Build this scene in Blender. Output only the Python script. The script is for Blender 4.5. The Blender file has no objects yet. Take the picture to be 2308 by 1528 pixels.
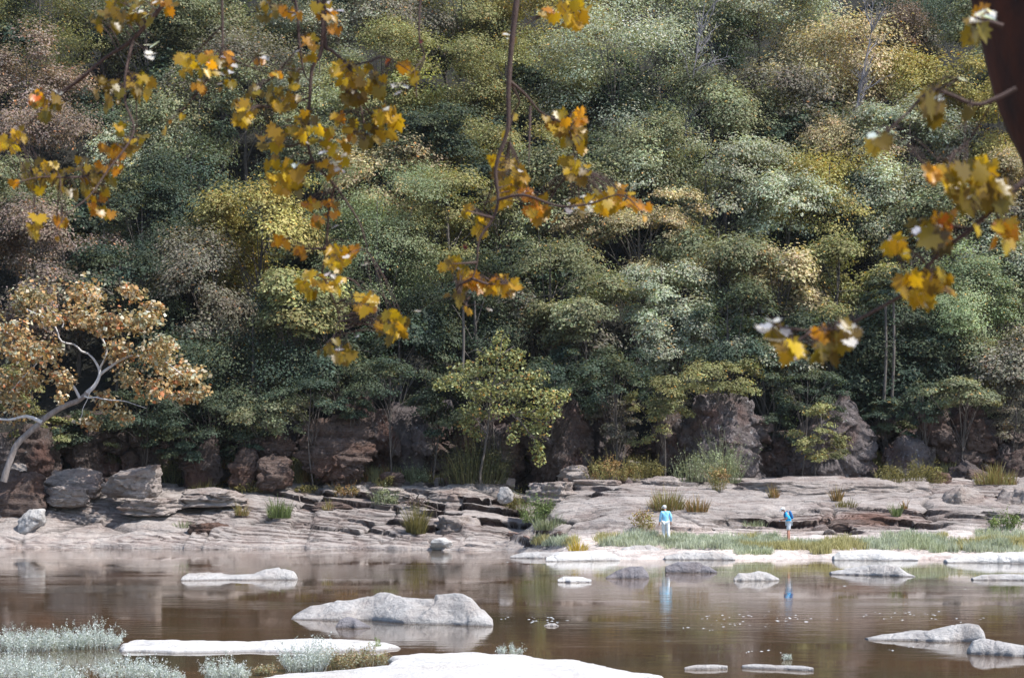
import bpy, bmesh, math, random
import numpy as np
from mathutils import Vector

sc = bpy.context.scene
COL = sc.collection
R = math.radians
F = 4600.0; HZ = 1071.0; CX = 1154.0; EYE = 4.0      # focal length in photo pixels, horizon row, centre column, eye height

# ------------------------------------------------------------------ camera
cd = bpy.data.cameras.new('camera'); cam = bpy.data.objects.new('camera', cd); COL.objects.link(cam)
cam.location = (0, 0, EYE); cam.rotation_euler = (R(90), 0, 0)
cd.sensor_width = 36.0; cd.lens = 36.0 * F / 2308.0; cd.shift_y = (HZ - 764.0) / 2308.0
cd.clip_start = 0.2; cd.clip_end = 2000.0
cd.dof.use_dof = True; cd.dof.focus_distance = 90.0; cd.dof.aperture_fstop = 6.0
sc.camera = cam
# ------------------------------------------------------------------ world, sun, exposure
SUN = Vector((0.52, -0.20, 0.83)).normalized()
w = bpy.data.worlds.new('World'); sc.world = w; w.use_nodes = True
nt = w.node_tree; bg = nt.nodes['Background']; sky = nt.nodes.new('ShaderNodeTexSky')
sky.sky_type = 'NISHITA'; sky.sun_disc = False
sky.sun_elevation = math.asin(SUN.z); sky.sun_rotation = math.atan2(SUN.x, SUN.y)
nt.links.new(sky.outputs[0], bg.inputs[0]); bg.inputs[1].default_value = 0.15
sl = bpy.data.lights.new('sun', 'SUN'); sl.energy = 4.6; sl.angle = R(0.53); sl.color = (1.0, 0.955, 0.90)
so = bpy.data.objects.new('sun', sl); COL.objects.link(so); so.rotation_euler = SUN.to_track_quat('Z', 'Y').to_euler()
sc.view_settings.view_transform = 'Standard'; sc.view_settings.look = 'None'
sc.view_settings.exposure = 0.56; sc.view_settings.gamma = 1.0
sc.cycles.filter_width = 1.5; sc.cycles.max_bounces = 6; sc.cycles.diffuse_bounces = 3; sc.cycles.glossy_bounces = 3
sc.cycles.transmission_bounces = 4; sc.cycles.transparent_max_bounces = 4

# ------------------------------------------------------------------ helpers
rng = np.random.default_rng(7)
def P(px, py, Y): return np.array([(px - CX) / F * Y, Y, EYE + (HZ - py) / F * Y])
def G(px, py, z=0.0): return P(px, py, (EYE - z) * F / (py - HZ))

def _h(i, j, k, s):
    n = (i * 374761393 + j * 668265263 + k * 2147483647 + s * 974634777) & 0xffffffff
    n = ((n ^ (n >> 13)) * 1274126177) & 0xffffffff
    n = (n ^ (n >> 16)) & 0xffffffff
    return n / 4294967295.0 * 2 - 1
def vnoise(p, s=0):
    p = np.asarray(p, float); f = np.floor(p).astype(np.int64); t = p - f; t = t * t * (3 - 2 * t)
    r = 0
    for a in (0, 1):
        for b in (0, 1):
            for c in (0, 1):
                wgt = (t[..., 0] if a else 1 - t[..., 0]) * (t[..., 1] if b else 1 - t[..., 1]) * (t[..., 2] if c else 1 - t[..., 2])
                r = r + wgt * _h(f[..., 0] + a, f[..., 1] + b, f[..., 2] + c, s)
    return r
def fbm(p, s=0, o=4, g=0.5):
    p = np.asarray(p, float); r = 0; a = 1.0
    for i in range(o):
        r = r + a * vnoise(p * (2 ** i) + 17.3 * i, s + i); a *= g
    return r
def worley(p, s=0):
    """cell noise: F1, F2, a random number per cell, cell centre offset; p (...,3)"""
    p = np.asarray(p, float); f = np.floor(p).astype(np.int64); sh = p.shape[:-1]
    F1 = np.full(sh, 9.0); F2 = np.full(sh, 9.0); ID = np.zeros(sh); ID2 = np.zeros(sh); DX = np.zeros(p.shape)
    flat2 = bool(np.ptp(p[..., 2]) == 0)
    for a in (-1, 0, 1):
        for b in (-1, 0, 1):
            for c in ((0,) if flat2 else (-1, 0, 1)):
                i, j, k = f[..., 0] + a, f[..., 1] + b, f[..., 2] + c
                o = np.stack([i + .5 + .5 * _h(i, j, k, s), j + .5 + .5 * _h(i, j, k, s + 1), (p[..., 2] if flat2 else k + .5 + .5 * _h(i, j, k, s + 2))], -1)
                dv = p - o; d = np.sqrt((dv ** 2).sum(-1)); n = d < F1
                F2 = np.where(n, F1, np.minimum(F2, d)); F1 = np.where(n, d, F1); ID = np.where(n, _h(i, j, k, s + 3), ID); ID2 = np.where(n, _h(i, j, k, s + 4), ID2); DX = np.where(n[..., None], dv, DX)
    return F1, F2, ID, ID2, DX
def sstep(a, b, x):
    t = np.clip((x - a) / (b - a), 0, 1); return t * t * (3 - 2 * t)

def mesh_obj(name, V, Q, mat, parent=None, col=None, smooth=False, tris=False, link=True):
    """V (n,3), Q (m,4) or (m,3) index array"""
    me = bpy.data.meshes.new(name); V = np.ascontiguousarray(V, dtype=np.float32); Q = np.ascontiguousarray(Q, dtype=np.int32)
    k = Q.shape[1]
    me.vertices.add(len(V)); me.vertices.foreach_set('co', V.ravel())
    me.loops.add(Q.size); me.loops.foreach_set('vertex_index', Q.ravel())
    me.polygons.add(len(Q)); me.polygons.foreach_set('loop_start', np.arange(0, Q.size, k, dtype=np.int32))
    me.polygons.foreach_set('use_smooth', np.full(len(Q), smooth))
    me.update(calc_edges=True); me.validate()
    if col is not None:
        dom = 'POINT' if len(col) == len(V) else 'FACE'
        a = me.attributes.new('tint', 'FLOAT_COLOR', dom)
        c = np.ones((len(col), 4), np.float32); c[:, :3] = col; a.data.foreach_set('color', c.ravel())
    if mat: me.materials.append(mat)
    o = bpy.data.objects.new(name, me)
    if link: COL.objects.link(o)
    if parent: o.parent = parent
    return o
def tag(o, label=None, cat=None, group=None, kind=None):
    if label: o['label'] = label
    if cat: o['category'] = cat
    if group: o['group'] = group
    if kind: o['kind'] = kind
    return o
def empty(name, loc):
    o = bpy.data.objects.new(name, None); COL.objects.link(o); o.location = tuple(float(c) for c in loc); o.empty_display_size = 0.1; return o

def catmull(pts, n):
    pts = np.asarray(pts, float); m = len(pts)
    if m < 3: 
        t = np.linspace(0, 1, n)[:, None]; return pts[0] * (1 - t) + pts[-1] * t
    e = np.vstack([2 * pts[0] - pts[1], pts, 2 * pts[-1] - pts[-2]])
    out = []
    for u in np.linspace(0, m - 1 - 1e-6, n):
        i = int(u); t = u - i; a, b, c, d = e[i], e[i + 1], e[i + 2], e[i + 3]
        out.append(0.5 * ((2 * b) + (c - a) * t + (2 * a - 5 * b + 4 * c - d) * t * t + (3 * b - a - 3 * c + d) * t ** 3))
    return np.array(out)
class MB:
    """collects tubes and quads"""
    def __init__(s): s.V = []; s.Q = []; s.n = 0; s.C = []
    def add(s, V, Q, c=None):
        s.V.append(V); s.Q.append(np.asarray(Q) + s.n); s.n += len(V)
        if c is not None: s.C.append(c)
    def tube(s, pts, r0, r1, n=None, k=7, wob=0.0, seed=0, spline=True, rr=None):
        pts = np.asarray(pts, float)
        n = n or max(4, len(pts) * 3)
        c = catmull(pts[:, :3], n) if spline else pts[:, :3]
        n = len(c)
        r = np.linspace(r0, r1, n) if rr is None else np.interp(np.linspace(0, 1, n), np.linspace(0, 1, len(rr)), rr)
        if wob: 
            L = np.linalg.norm(c[-1] - c[0]); c = c.copy()
            for a in range(3): c[1:-1, a] += wob * L * fbm(np.stack([np.linspace(0, 4, n), np.full(n, a * 9.1), np.full(n, seed * 3.7)], -1), seed, 3)[1:-1]
        t = np.gradient(c, axis=0); t /= np.linalg.norm(t, axis=1)[:, None] + 1e-9
        up = np.array([0.13, 0.31, 0.94]); a = np.cross(t, up); la = np.linalg.norm(a, axis=1)[:, None]
        a = np.where(la < .05, np.cross(t, [1., 0, 0]), a); a /= np.linalg.norm(a, axis=1)[:, None]; b = np.cross(t, a)
        th = np.arange(k) / k * 2 * np.pi
        ring = c[:, None] + r[:, None, None] * (np.cos(th)[None, :, None] * a[:, None] + np.sin(th)[None, :, None] * b[:, None])
        V = ring.reshape(-1, 3); i = np.arange(n - 1)[:, None] * k; j = np.arange(k)[None]; j2 = (j + 1) % k
        Q = np.stack([i + j, i + j2, i + k + j2, i + k + j], -1).reshape(-1, 4)
        s.add(V, Q); return c
    def build(s, name, mat, parent=None, smooth=True, col=None):
        return mesh_obj(name, np.vstack(s.V), np.vstack(s.Q), mat, parent, col, smooth)

# ------------------------------------------------------------------ materials
def mat(name):
    m = bpy.data.materials.new(name); m.use_nodes = True; t = m.node_tree
    b = t.nodes['Principled BSDF']; return m, t, b
def N(t, ty, **k):
    n = t.nodes.new(ty)
    for a, v in k.items(): setattr(n, a, v)
    return n
def noise(t, scale, detail=6, rough=0.6, vec=None, dist=0.0):
    n = N(t, 'ShaderNodeTexNoise'); n.inputs['Scale'].default_value = scale; n.inputs['Detail'].default_value = detail
    n.inputs['Roughness'].default_value = rough; n.inputs['Distortion'].default_value = dist
    if vec is not None: t.links.new(vec, n.inputs['Vector'])
    return n
def ramp(t, fac, stops):
    r = N(t, 'ShaderNodeValToRGB'); e = r.color_ramp.elements
    while len(e) < len(stops): e.new(0.5)
    for x, (p, c) in zip(e, stops): x.position = p; x.color = (*c, 1) if len(c) == 3 else c
    t.links.new(fac, r.inputs[0]); return r
def mix(t, fac, a, b, mode='MIX'):
    n = N(t, 'ShaderNodeMix', data_type='RGBA', blend_type=mode)
    for s, v in ((n.inputs[0], fac), (n.inputs[6], a), (n.inputs[7], b)):
        if hasattr(v, 'is_linked'): t.links.new(v, s)
        elif isinstance(v, (int, float)): s.default_value = v
        else: s.default_value = (*v, 1)
    return n.outputs[2]
def coords(t, scale=(1, 1, 1), rot=(0, 0, 0)):
    c = N(t, 'ShaderNodeNewGeometry'); m = N(t, 'ShaderNodeMapping'); m.inputs['Scale'].default_value = scale; m.inputs['Rotation'].default_value = rot
    t.links.new(c.outputs['Position'], m.inputs['Vector']); return m.outputs[0]
def bump(t, b, h, strength, dist):
    n = N(t, 'ShaderNodeBump'); n.inputs['Strength'].default_value = strength; n.inputs['Distance'].default_value = dist
    t.links.new(h, n.inputs['Height']); t.links.new(n.outputs[0], b.inputs['Normal']); return n

def rock_mat(name, light, mid, dark, stain=(0.16, 0.075, 0.05), strata=1.0, stain_amt=0.5, lichen=None, use_tint=False, rscale=1.0, wet=False, iso=False):
    m, t, b = mat(name)
    c = coords(t, (0.8 * rscale,) * 3 if iso else (0.35 * rscale, 0.35 * rscale, 2.2 * rscale), (R(5), R(6), 0)); c2 = coords(t, (rscale,) * 3)
    n1 = noise(t, 1.6, 8, 0.68, c, 0.4); n2 = noise(t, 3.2, 8, 0.7, c2); n3 = noise(t, 0.55, 4, 0.5, c2); n4 = noise(t, 26, 4, 0.7, c2)
    base = ramp(t, n1.outputs[0], [(0.30, dark), (0.45, mid), (0.62, light)]).outputs[0]
    spk = ramp(t, n2.outputs[0], [(0.30, tuple(x * 0.6 for x in mid)), (0.55, light), (0.75, tuple(min(1, x * 1.15) for x in light))]).outputs[0]
    base = mix(t, 0.45, base, spk)
    st = ramp(t, n3.outputs[0], [(0.48, (0, 0, 0)), (0.66, (stain_amt,) * 3)]).outputs[0]
    base = mix(t, st, base, stain)
    if lichen:
        l = ramp(t, noise(t, 2.4, 6, 0.75, c2).outputs[0], [(0.59, (0, 0, 0)), (0.65, (0.8,) * 3)]).outputs[0]
        base = mix(t, l, base, lichen)
    gr = ramp(t, n4.outputs[0], [(0.3, (0.72,) * 3), (0.7, (1.2,) * 3)]).outputs[0]
    base = mix(t, 0.7, base, gr, 'MULTIPLY')
    if wet:
        g_ = N(t, 'ShaderNodeNewGeometry'); sx_ = N(t, 'ShaderNodeSeparateXYZ'); t.links.new(g_.outputs['Position'], sx_.inputs[0]); ww = N(t, 'ShaderNodeMath', operation='MULTIPLY_ADD'); t.links.new(n2.outputs[0], ww.inputs[0]); ww.inputs[1].default_value = -.05; t.links.new(sx_.outputs[2], ww.inputs[2])
        base = mix(t, ramp(t, ww.outputs[0], [(0.0, (.55,) * 3), (0.03, (0, 0, 0))]).outputs[0], base, (0.12, 0.105, 0.10))
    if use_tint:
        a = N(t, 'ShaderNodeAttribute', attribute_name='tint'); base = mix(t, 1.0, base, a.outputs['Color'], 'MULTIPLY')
    t.links.new(base, b.inputs['Base Color']); b.inputs['Roughness'].default_value = 0.85
    b.inputs['Specular IOR Level'].default_value = 0.25
    ad = N(t, 'ShaderNodeMath', operation='ADD'); t.links.new(n1.outputs[0], ad.inputs[0])
    mu = N(t, 'ShaderNodeMath', operation='MULTIPLY'); t.links.new(n2.outputs[0], mu.inputs[0]); mu.inputs[1].default_value = 0.7
    t.links.new(mu.outputs[0], ad.inputs[1]); bump(t, b, ad.outputs[0], 1.0 * strata, 0.30)
    return m
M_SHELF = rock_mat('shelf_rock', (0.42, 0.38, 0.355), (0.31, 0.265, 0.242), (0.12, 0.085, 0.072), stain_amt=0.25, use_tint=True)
M_PALE = rock_mat('pale_river_rock', (0.53, 0.515, 0.50), (0.42, 0.40, 0.39), (0.22, 0.20, 0.195), (0.30, 0.25, 0.22), 0.7, 0.4, rscale=1.6, wet=True, iso=True)
M_GREY = rock_mat('grey_river_rock', (0.24, 0.23, 0.245), (0.18, 0.165, 0.175), (0.10, 0.09, 0.09), (0.2, 0.14, 0.11), 0.7, 0.3, rscale=1.6, wet=True, iso=True)
M_WHITE = rock_mat('bleached_rock', (0.66, 0.65, 0.635), (0.59, 0.58, 0.565), (0.34, 0.32, 0.30), (0.50, 0.46, 0.42), 0.7, 0.5, wet=True)
M_SLAB = rock_mat('slab_rock', (0.42, 0.37, 0.34), (0.30, 0.25, 0.225), (0.11, 0.08, 0.066), stain_amt=0.35)
M_BROWN = rock_mat('brown_cliff_rock', (0.14, 0.108, 0.098), (0.08, 0.058, 0.05), (0.035, 0.028, 0.026), (0.13, 0.06, 0.045), 1.2, 0.6, (0.26, 0.25, 0.25), iso=True)
M_VIOLET = rock_mat('grey_violet_cliff_rock', (0.20, 0.172, 0.17), (0.12, 0.10, 0.098), (0.04, 0.035, 0.035), (0.15, 0.07, 0.05), 1.2, 0.5, (0.42, 0.41, 0.42), iso=True)
M_DARK = rock_mat('dark_cliff_rock', (0.15, 0.13, 0.13), (0.09, 0.075, 0.075), (0.035, 0.03, 0.03), (0.08, 0.04, 0.03), 1.2, 0.4, iso=True)
M_RED = rock_mat('rusty_layered_rock', (0.21, 0.16, 0.14), (0.13, 0.085, 0.07), (0.05, 0.035, 0.03), (0.17, 0.08, 0.05), 1.5, 0.6)

m, t, b = mat('river_bed'); n = noise(t, 0.9, 6, 0.6, coords(t))
t.links.new(ramp(t, n.outputs[0], [(0.3, (0.10, 0.06, 0.04)), (0.7, (0.2, 0.13, 0.09))]).outputs[0], b.inputs['Base Color']); b.inputs['Roughness'].default_value = .9; M_BED = m
m, t, b = mat('forest_floor'); n = noise(t, 1.4, 8, 0.7, coords(t))
t.links.new(ramp(t, n.outputs[0], [(0.3, (0.008, 0.009, 0.006)), (0.55, (0.018, 0.018, 0.012)), (0.75, (0.035, 0.03, 0.02))]).outputs[0], b.inputs['Base Color']); b.inputs['Roughness'].default_value = .95
bump(t, b, n.outputs[0], 1, 0.5); M_FLOOR = m
# river water: brown, silty, almost still
m, t, b = mat('river_water')
c = coords(t, (0.9, 1.6, 1)); n1 = noise(t, 1.1, 3, 0.5, c); n2 = noise(t, 7.0, 4, 0.7, c); n3 = noise(t, 0.10, 3, 0.6, coords(t))
col = ramp(t, n3.outputs[0], [(0.35, (0.074, 0.056, 0.034)), (0.65, (0.120, 0.070, 0.038))]).outputs[0]
t.links.new(col, b.inputs['Base Color']); b.inputs['Roughness'].default_value = 0.02; b.inputs['IOR'].default_value = 1.33
big = N(t, 'ShaderNodeMath', operation='MULTIPLY_ADD'); t.links.new(n2.outputs[0], big.inputs[0]); big.inputs[1].default_value = 0.14; t.links.new(n1.outputs[0], big.inputs[2])
rp = ramp(t, noise(t, 0.16, 3, 0.6, coords(t, (0.5, 1.6, 1))).outputs[0], [(0.40, (0.12,) * 3), (0.62, (1, 1, 1))]).outputs[0]
bn = bump(t, b, big.outputs[0], 0.5, 0.015); 
sm = N(t, 'ShaderNodeMath', operation='MULTIPLY'); t.links.new(rp, sm.inputs[0]); sm.inputs[1].default_value = 0.55; t.links.new(sm.outputs[0], bn.inputs['Strength'])
M_WATER = m
m, t, b = mat('foam'); b.inputs['Base Color'].default_value = (0.75, 0.8, 0.85, 1); b.inputs['Roughness'].default_value = .5; M_FOAM = m

def leaf_mat(name, trans=0.35, rough=0.45, spec=0.4, gain=1.0):
    m, t, b = mat(name); a = N(t, 'ShaderNodeAttribute', attribute_name='tint')
    t.links.new(a.outputs['Color'], b.inputs['Base Color']); b.inputs['Roughness'].default_value = rough; b.inputs['Specular IOR Level'].default_value = spec
    tr = N(t, 'ShaderNodeBsdfTranslucent'); t.links.new(mix(t, 1.0, a.outputs['Color'], (1.15 * gain, 1.1 * gain, 0.6 * gain), 'MULTIPLY'), tr.inputs['Color'])
    mx = N(t, 'ShaderNodeMixShader'); mx.inputs[0].default_value = trans; t.links.new(b.outputs[0], mx.inputs[1]); t.links.new(tr.outputs[0], mx.inputs[2])
    t.links.new(mx.outputs[0], t.nodes['Material Output'].inputs[0]); return m
M_LEAF = leaf_mat('forest_leaves', 0.30, 0.6, 0.15)
M_NEAR = leaf_mat('near_leaves', 0.50, 0.38, 0.6, 1.25)
M_GRASS = leaf_mat('grass_blades', 0.25, 0.6, 0.2)
def bark(name, a, b_, s=6.0, spots=None):
    m, t, b = mat(name); c = coords(t, (1, 1, 0.25)); n = noise(t, s, 7, 0.7, c)
    colr = ramp(t, n.outputs[0], [(0.3, a), (0.7, b_)]).outputs[0]
    if spots: colr = mix(t, ramp(t, noise(t, 5.0, 3, 0.6, coords(t, (1, 1, .5))).outputs[0], [(0.52, (0, 0, 0)), (0.6, (1, 1, 1))]).outputs[0], colr, spots)
    t.links.new(colr, b.inputs['Base Color']); b.inputs['Roughness'].default_value = .85; bump(t, b, n.outputs[0], 0.7, 0.03); return m
M_BARK = bark('grey_bark', (0.06, 0.05, 0.045), (0.16, 0.14, 0.125))
M_SYC = bark('sycamore_bark', (0.16, 0.13, 0.12), (0.38, 0.34, 0.32))
M_SYCW = bark('white_sycamore_bark', (0.45, 0.43, 0.43), (0.75, 0.73, 0.72))
M_NBARK = bark('dark_red_bark', (0.006, 0.004, 0.004), (0.075, 0.020, 0.008), 9)
M_TWIG = bark('twig_bark', (0.05, 0.03, 0.025), (0.11, 0.07, 0.06), 20)
M_BARE = bark('bare_twigs', (0.17, 0.16, 0.18), (0.30, 0.285, 0.31), 8)
M_DRIFT = bark('driftwood', (0.20, 0.11, 0.08), (0.42, 0.30, 0.24), 8)

# ------------------------------------------------------------------ ground: river bed, water, shelf, hillside
def ground_obj(name, xs, ys, fz, mt, kind='structure', smooth=True):
    X, Yg = np.meshgrid(xs, ys); Z = fz(X, Yg); V = np.stack([X, Yg, Z], -1).reshape(-1, 3)
    k = len(xs); i = np.arange(len(ys) - 1)[:, None] * k; j = np.arange(k - 1)[None]
    Q = np.stack([i + j, i + j + 1, i + k + j + 1, i + k + j], -1).reshape(-1, 4)
    o = mesh_obj(name, V, Q, mt, None, None, smooth); tag(o, kind=kind); return o
def bed_z(x, y):
    z = np.interp(y, [-400, -20, 12, 26, 34, 60, 92, 100, 140, 300], [6, 2.6, 2.3, 1.2, -0.5, -0.9, -0.7, -0.6, -0.8, -1])
    return z + 0.12 * fbm(np.stack([x * .3, y * .3, 0 * x], -1), 3, 3)
ground_obj('ground', np.linspace(-600, 600, 241), np.concatenate([np.linspace(-400, -20, 20), np.linspace(-18, 140, 160), np.linspace(150, 900, 20)]), bed_z, M_BED)
def hill_z(x, y):
    t = y - 123.5
    z = 3.3 + np.where(t < 0, t * 0.5, 0) + np.clip(t, 0, 5) * 0.95 + np.clip(t - 5, 0, 400) * 0.72
    z = z + np.clip(t, 0, 1) * (1.2 * fbm(np.stack([x * .07, y * .07, 0 * x], -1), 5, 4) + 0.012 * np.abs(x))
    return np.minimum(z, 95 + 0.05 * (y - 200))
ground_obj('hillside', np.linspace(-170, 170, 260), np.linspace(118, 330, 200), hill_z, M_FLOOR)
o = mesh_obj('water', [(-500, -2, 0), (500, -2, 0), (500, 135, 0), (-500, 135, 0)], np.array([[0, 1, 2, 3]]), M_WATER); tag(o, kind='structure')

xs = np.arange(-42, 42.01, 0.09); ys = np.arange(94.5, 127.5, 0.06)
X, YY = np.meshgrid(xs, ys)
def shelf_raw(x, y):
    pxe = CX + x * F / 110.0
    rgt = sstep(1130, 1290, pxe + 18 * vnoise(np.stack([y * .4, y * 0, y * 0], -1), 3))
    ysl = 111.5 + 0.9 * vnoise(np.stack([x * .25, 0 * x, 0 * x], -1), 11) + 0.3 * vnoise(np.stack([x * 1.3, 0 * x, 0 * x], -1), 12)
    ysl = ysl - 3.0 * sstep(700, 1150, pxe) + .5 * np.round(1.5 * vnoise(np.stack([x * .5, 0 * x, 0 * x], -1), 15)) / 1.5
    ysr = 97.4 + 0.9 * vnoise(np.stack([x * .3, 0 * x + 5, 0 * x], -1), 13) + 0.3 * vnoise(np.stack([x * 1.3, 0 * x, 0 * x], -1), 14) + 2.5 * (1 - sstep(1180, 1420, pxe))
    tl = y - ysl; tr = y - ysr
    hl = np.interp(tl, [-6, -.04, 0.10, 2.5, 5.5, 9, 12.5, 16], [-1.4, -0.10, 0.22, 0.8, 1.95, 3.0, 3.75, 3.9])
    hr = np.interp(tr, [-5, 0, 0.7, 3, 6.3, 7.6, 10, 14, 21, 26], [-1.2, -0.05, 0.18, 0.62, 1.15, 1.75, 2.4, 3.1, 3.85, 3.9])
    h = hl * (1 - rgt) + hr * rgt
    h = h - 0.9 * np.exp(-((pxe - 1195) / 55) ** 2) * sstep(108, 113, y) 
    h = h - 0.45 * np.exp(-((pxe - 430) / 120) ** 2) * sstep(112, 118, y) + 0.7 * (1 - sstep(40, 260, pxe)) * sstep(114, 121, y)
    return h, rgt
h0, rgt = shelf_raw(X, YY)
low = fbm(np.stack([X * .11, YY * .25, 0 * X], -1), 21, 3)
s = h0 + 0.10 * X * (1 - rgt) * 1.0 + 0.025 * X * rgt + 0.28 * low
def terr(s, tt, tread, a, b, warp):
    q = s / tt + warp; fl = np.floor(q); f = q - fl
    return (fl + tread * f + (1 - tread) * sstep(a, b, f) - warp) * tt, f
wx = X + 1.2 * fbm(np.stack([X * .25, YY * .25, 0 * X + 1], -1), 161, 3); wy = YY + .5 * fbm(np.stack([X * .3, YY * .3, 0 * X + 2], -1), 162, 3)
Fa, Fb, Ia, Ib, Da = worley(np.stack([wx * .16 + wy * .05, wy * .42 - wx * .04, 0 * X], -1), 201)
Ga, Gb, Ja, Jb, Db = worley(np.stack([wx * .42 + wy * .1, wy * 1.0 - wx * .08, 0 * X], -1), 211)
crack = np.exp(-((Fb - Fa) / 0.035) ** 2); crack2 = np.exp(-((Gb - Ga) / 0.05) ** 2) * sstep(.2, .6, Ia)
w1 = 0.35 * fbm(np.stack([X * .07, YY * .18, 0 * X + 3], -1), 31, 3) + 0.20 * Ia + 0.05 * Ja
s = s + 0.16 * Ib * Da[..., 0] * 2.0 + 0.05 * Ja * sstep(0, .5, Ia)
s1, f1 = terr(s, 0.68, 0.42, 0.91, 0.97, w1)
bold = sstep(-0.15, 0.45, fbm(np.stack([X * .10, YY * .30, 0 * X + 19], -1), 131, 3))
s1 = s + (s1 - s) * (0.15 + 0.85 * bold)
w2 = 0.4 * fbm(np.stack([X * .2, YY * .4, 0 * X + 3], -1), 41, 3) + .5 * Ja + .2 * Ia
s2, f2 = terr(s1, 0.21, 0.5, 0.74, 0.97, w2)
act = sstep(0.1, 0.55, 0.7 * np.exp(-(h0 / 0.9) ** 2) +  vnoise(np.stack([X * .12, YY * .35, 0 * X + 9], -1), 51))
hh = s1 * (1 - 0.9 * act) + s2 * 0.9 * act
dz = hh - s
above = sstep(0.05, 0.5, h0); apron = rgt * (1 - sstep(103, 105.0, YY)); apron = np.clip(apron, 0, 1)
Z = h0 + dz * (0.25 + 0.75 * above) * (1 - 0.75 * apron) + 0.05 * fbm(np.stack([X * .8, YY * .8, 0 * X], -1), 61, 4) * above + 0.02 * fbm(np.stack([X * 3, YY * 3, 0 * X], -1), 71, 3)
# joints cut across the beds
cr = fbm(np.stack([X * .13 + YY * .05, YY * .22, 0 * X + 7], -1), 81, 3)
joint = np.clip(np.exp(-(cr / 0.014) ** 2) * .6 + .8 * crack + .6 * crack2, 0, 1) * above * (1 - .6 * apron)
Z += 0.05 * Jb * Db[..., 0] * above; Z -= 0.28 * joint
und = (bold * np.exp(-((f1 - 0.925) / 0.035) ** 2) * 0.50 + act * np.exp(-((f2 - 0.82) / 0.07) ** 2) * 0.10) * above * (1 - 0.8 * apron)
YV = YY + und
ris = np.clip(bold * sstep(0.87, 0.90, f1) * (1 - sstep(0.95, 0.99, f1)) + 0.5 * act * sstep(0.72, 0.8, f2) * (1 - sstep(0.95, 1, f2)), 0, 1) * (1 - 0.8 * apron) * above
tone = 1 + 0.16 * fbm(np.stack([X * .2, YY * .5, Z], -1), 91, 3)
edge = sstep(1.5, 0.2, h0)                                             # washed clean and pale beside the river
tone = tone * (1 + 0.25 * edge + 0.72 * apron)
rustz = np.exp(-(((CX + X * F / 105) - 1960) / 110) ** 2 - ((YY - 105.6) / 0.9) ** 2)
bed = np.exp(-(fbm(np.stack([X * .10, YY * .12, (Z + 0.04 * X) * 5.5], -1), 151, 3) / 0.07) ** 2) * above * sstep(-.2, .3, fbm(np.stack([X * .25, YY * .5, Z], -1), 153, 2))
tone = tone * (1 - 0.45 * bed) * (1 - 0.72 * joint) * (1 + 0.10 * fbm(np.stack([X * 2.2, YY * 2.2, Z * 4], -1), 155, 3))
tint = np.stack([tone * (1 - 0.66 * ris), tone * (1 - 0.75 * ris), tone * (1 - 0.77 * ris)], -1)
tint = tint * (1 - 0.75 * rustz[..., None]) + 0.75 * rustz[..., None] * np.array([0.62, 0.33, 0.24])
k = len(xs); i = np.arange(len(ys) - 1)[:, None] * k; j = np.arange(k - 1)[None]
Qs = np.stack([i + j, i + j + 1, i + k + j + 1, i + k + j], -1).reshape(-1, 4)
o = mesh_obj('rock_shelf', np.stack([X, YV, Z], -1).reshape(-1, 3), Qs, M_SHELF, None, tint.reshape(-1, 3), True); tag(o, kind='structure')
def shelf_z(x, y):
    fx = np.clip((x - xs[0]) / 0.09, 0, len(xs) - 1.001); fy = np.clip((y - ys[0]) / 0.06, 0, len(ys) - 1.001)
    return Z[np.floor(fy).astype(int), np.floor(fx).astype(int)]
def gz(x, y):
    return float(max(shelf_z(np.float64(x), np.float64(y)) if y < 127.3 else -9, hill_z(np.float64(x), np.float64(y)) if y > 118 else -9))
def on_ground(px, py, y0=94.6, y1=170.0):
    for y in np.arange(y0, y1, 0.12):
        p = P(px, py, y); g = gz(p[0], y)
        if g >= p[2]: return np.array([p[0], y, g])
    return P(px, py, 122)

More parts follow.
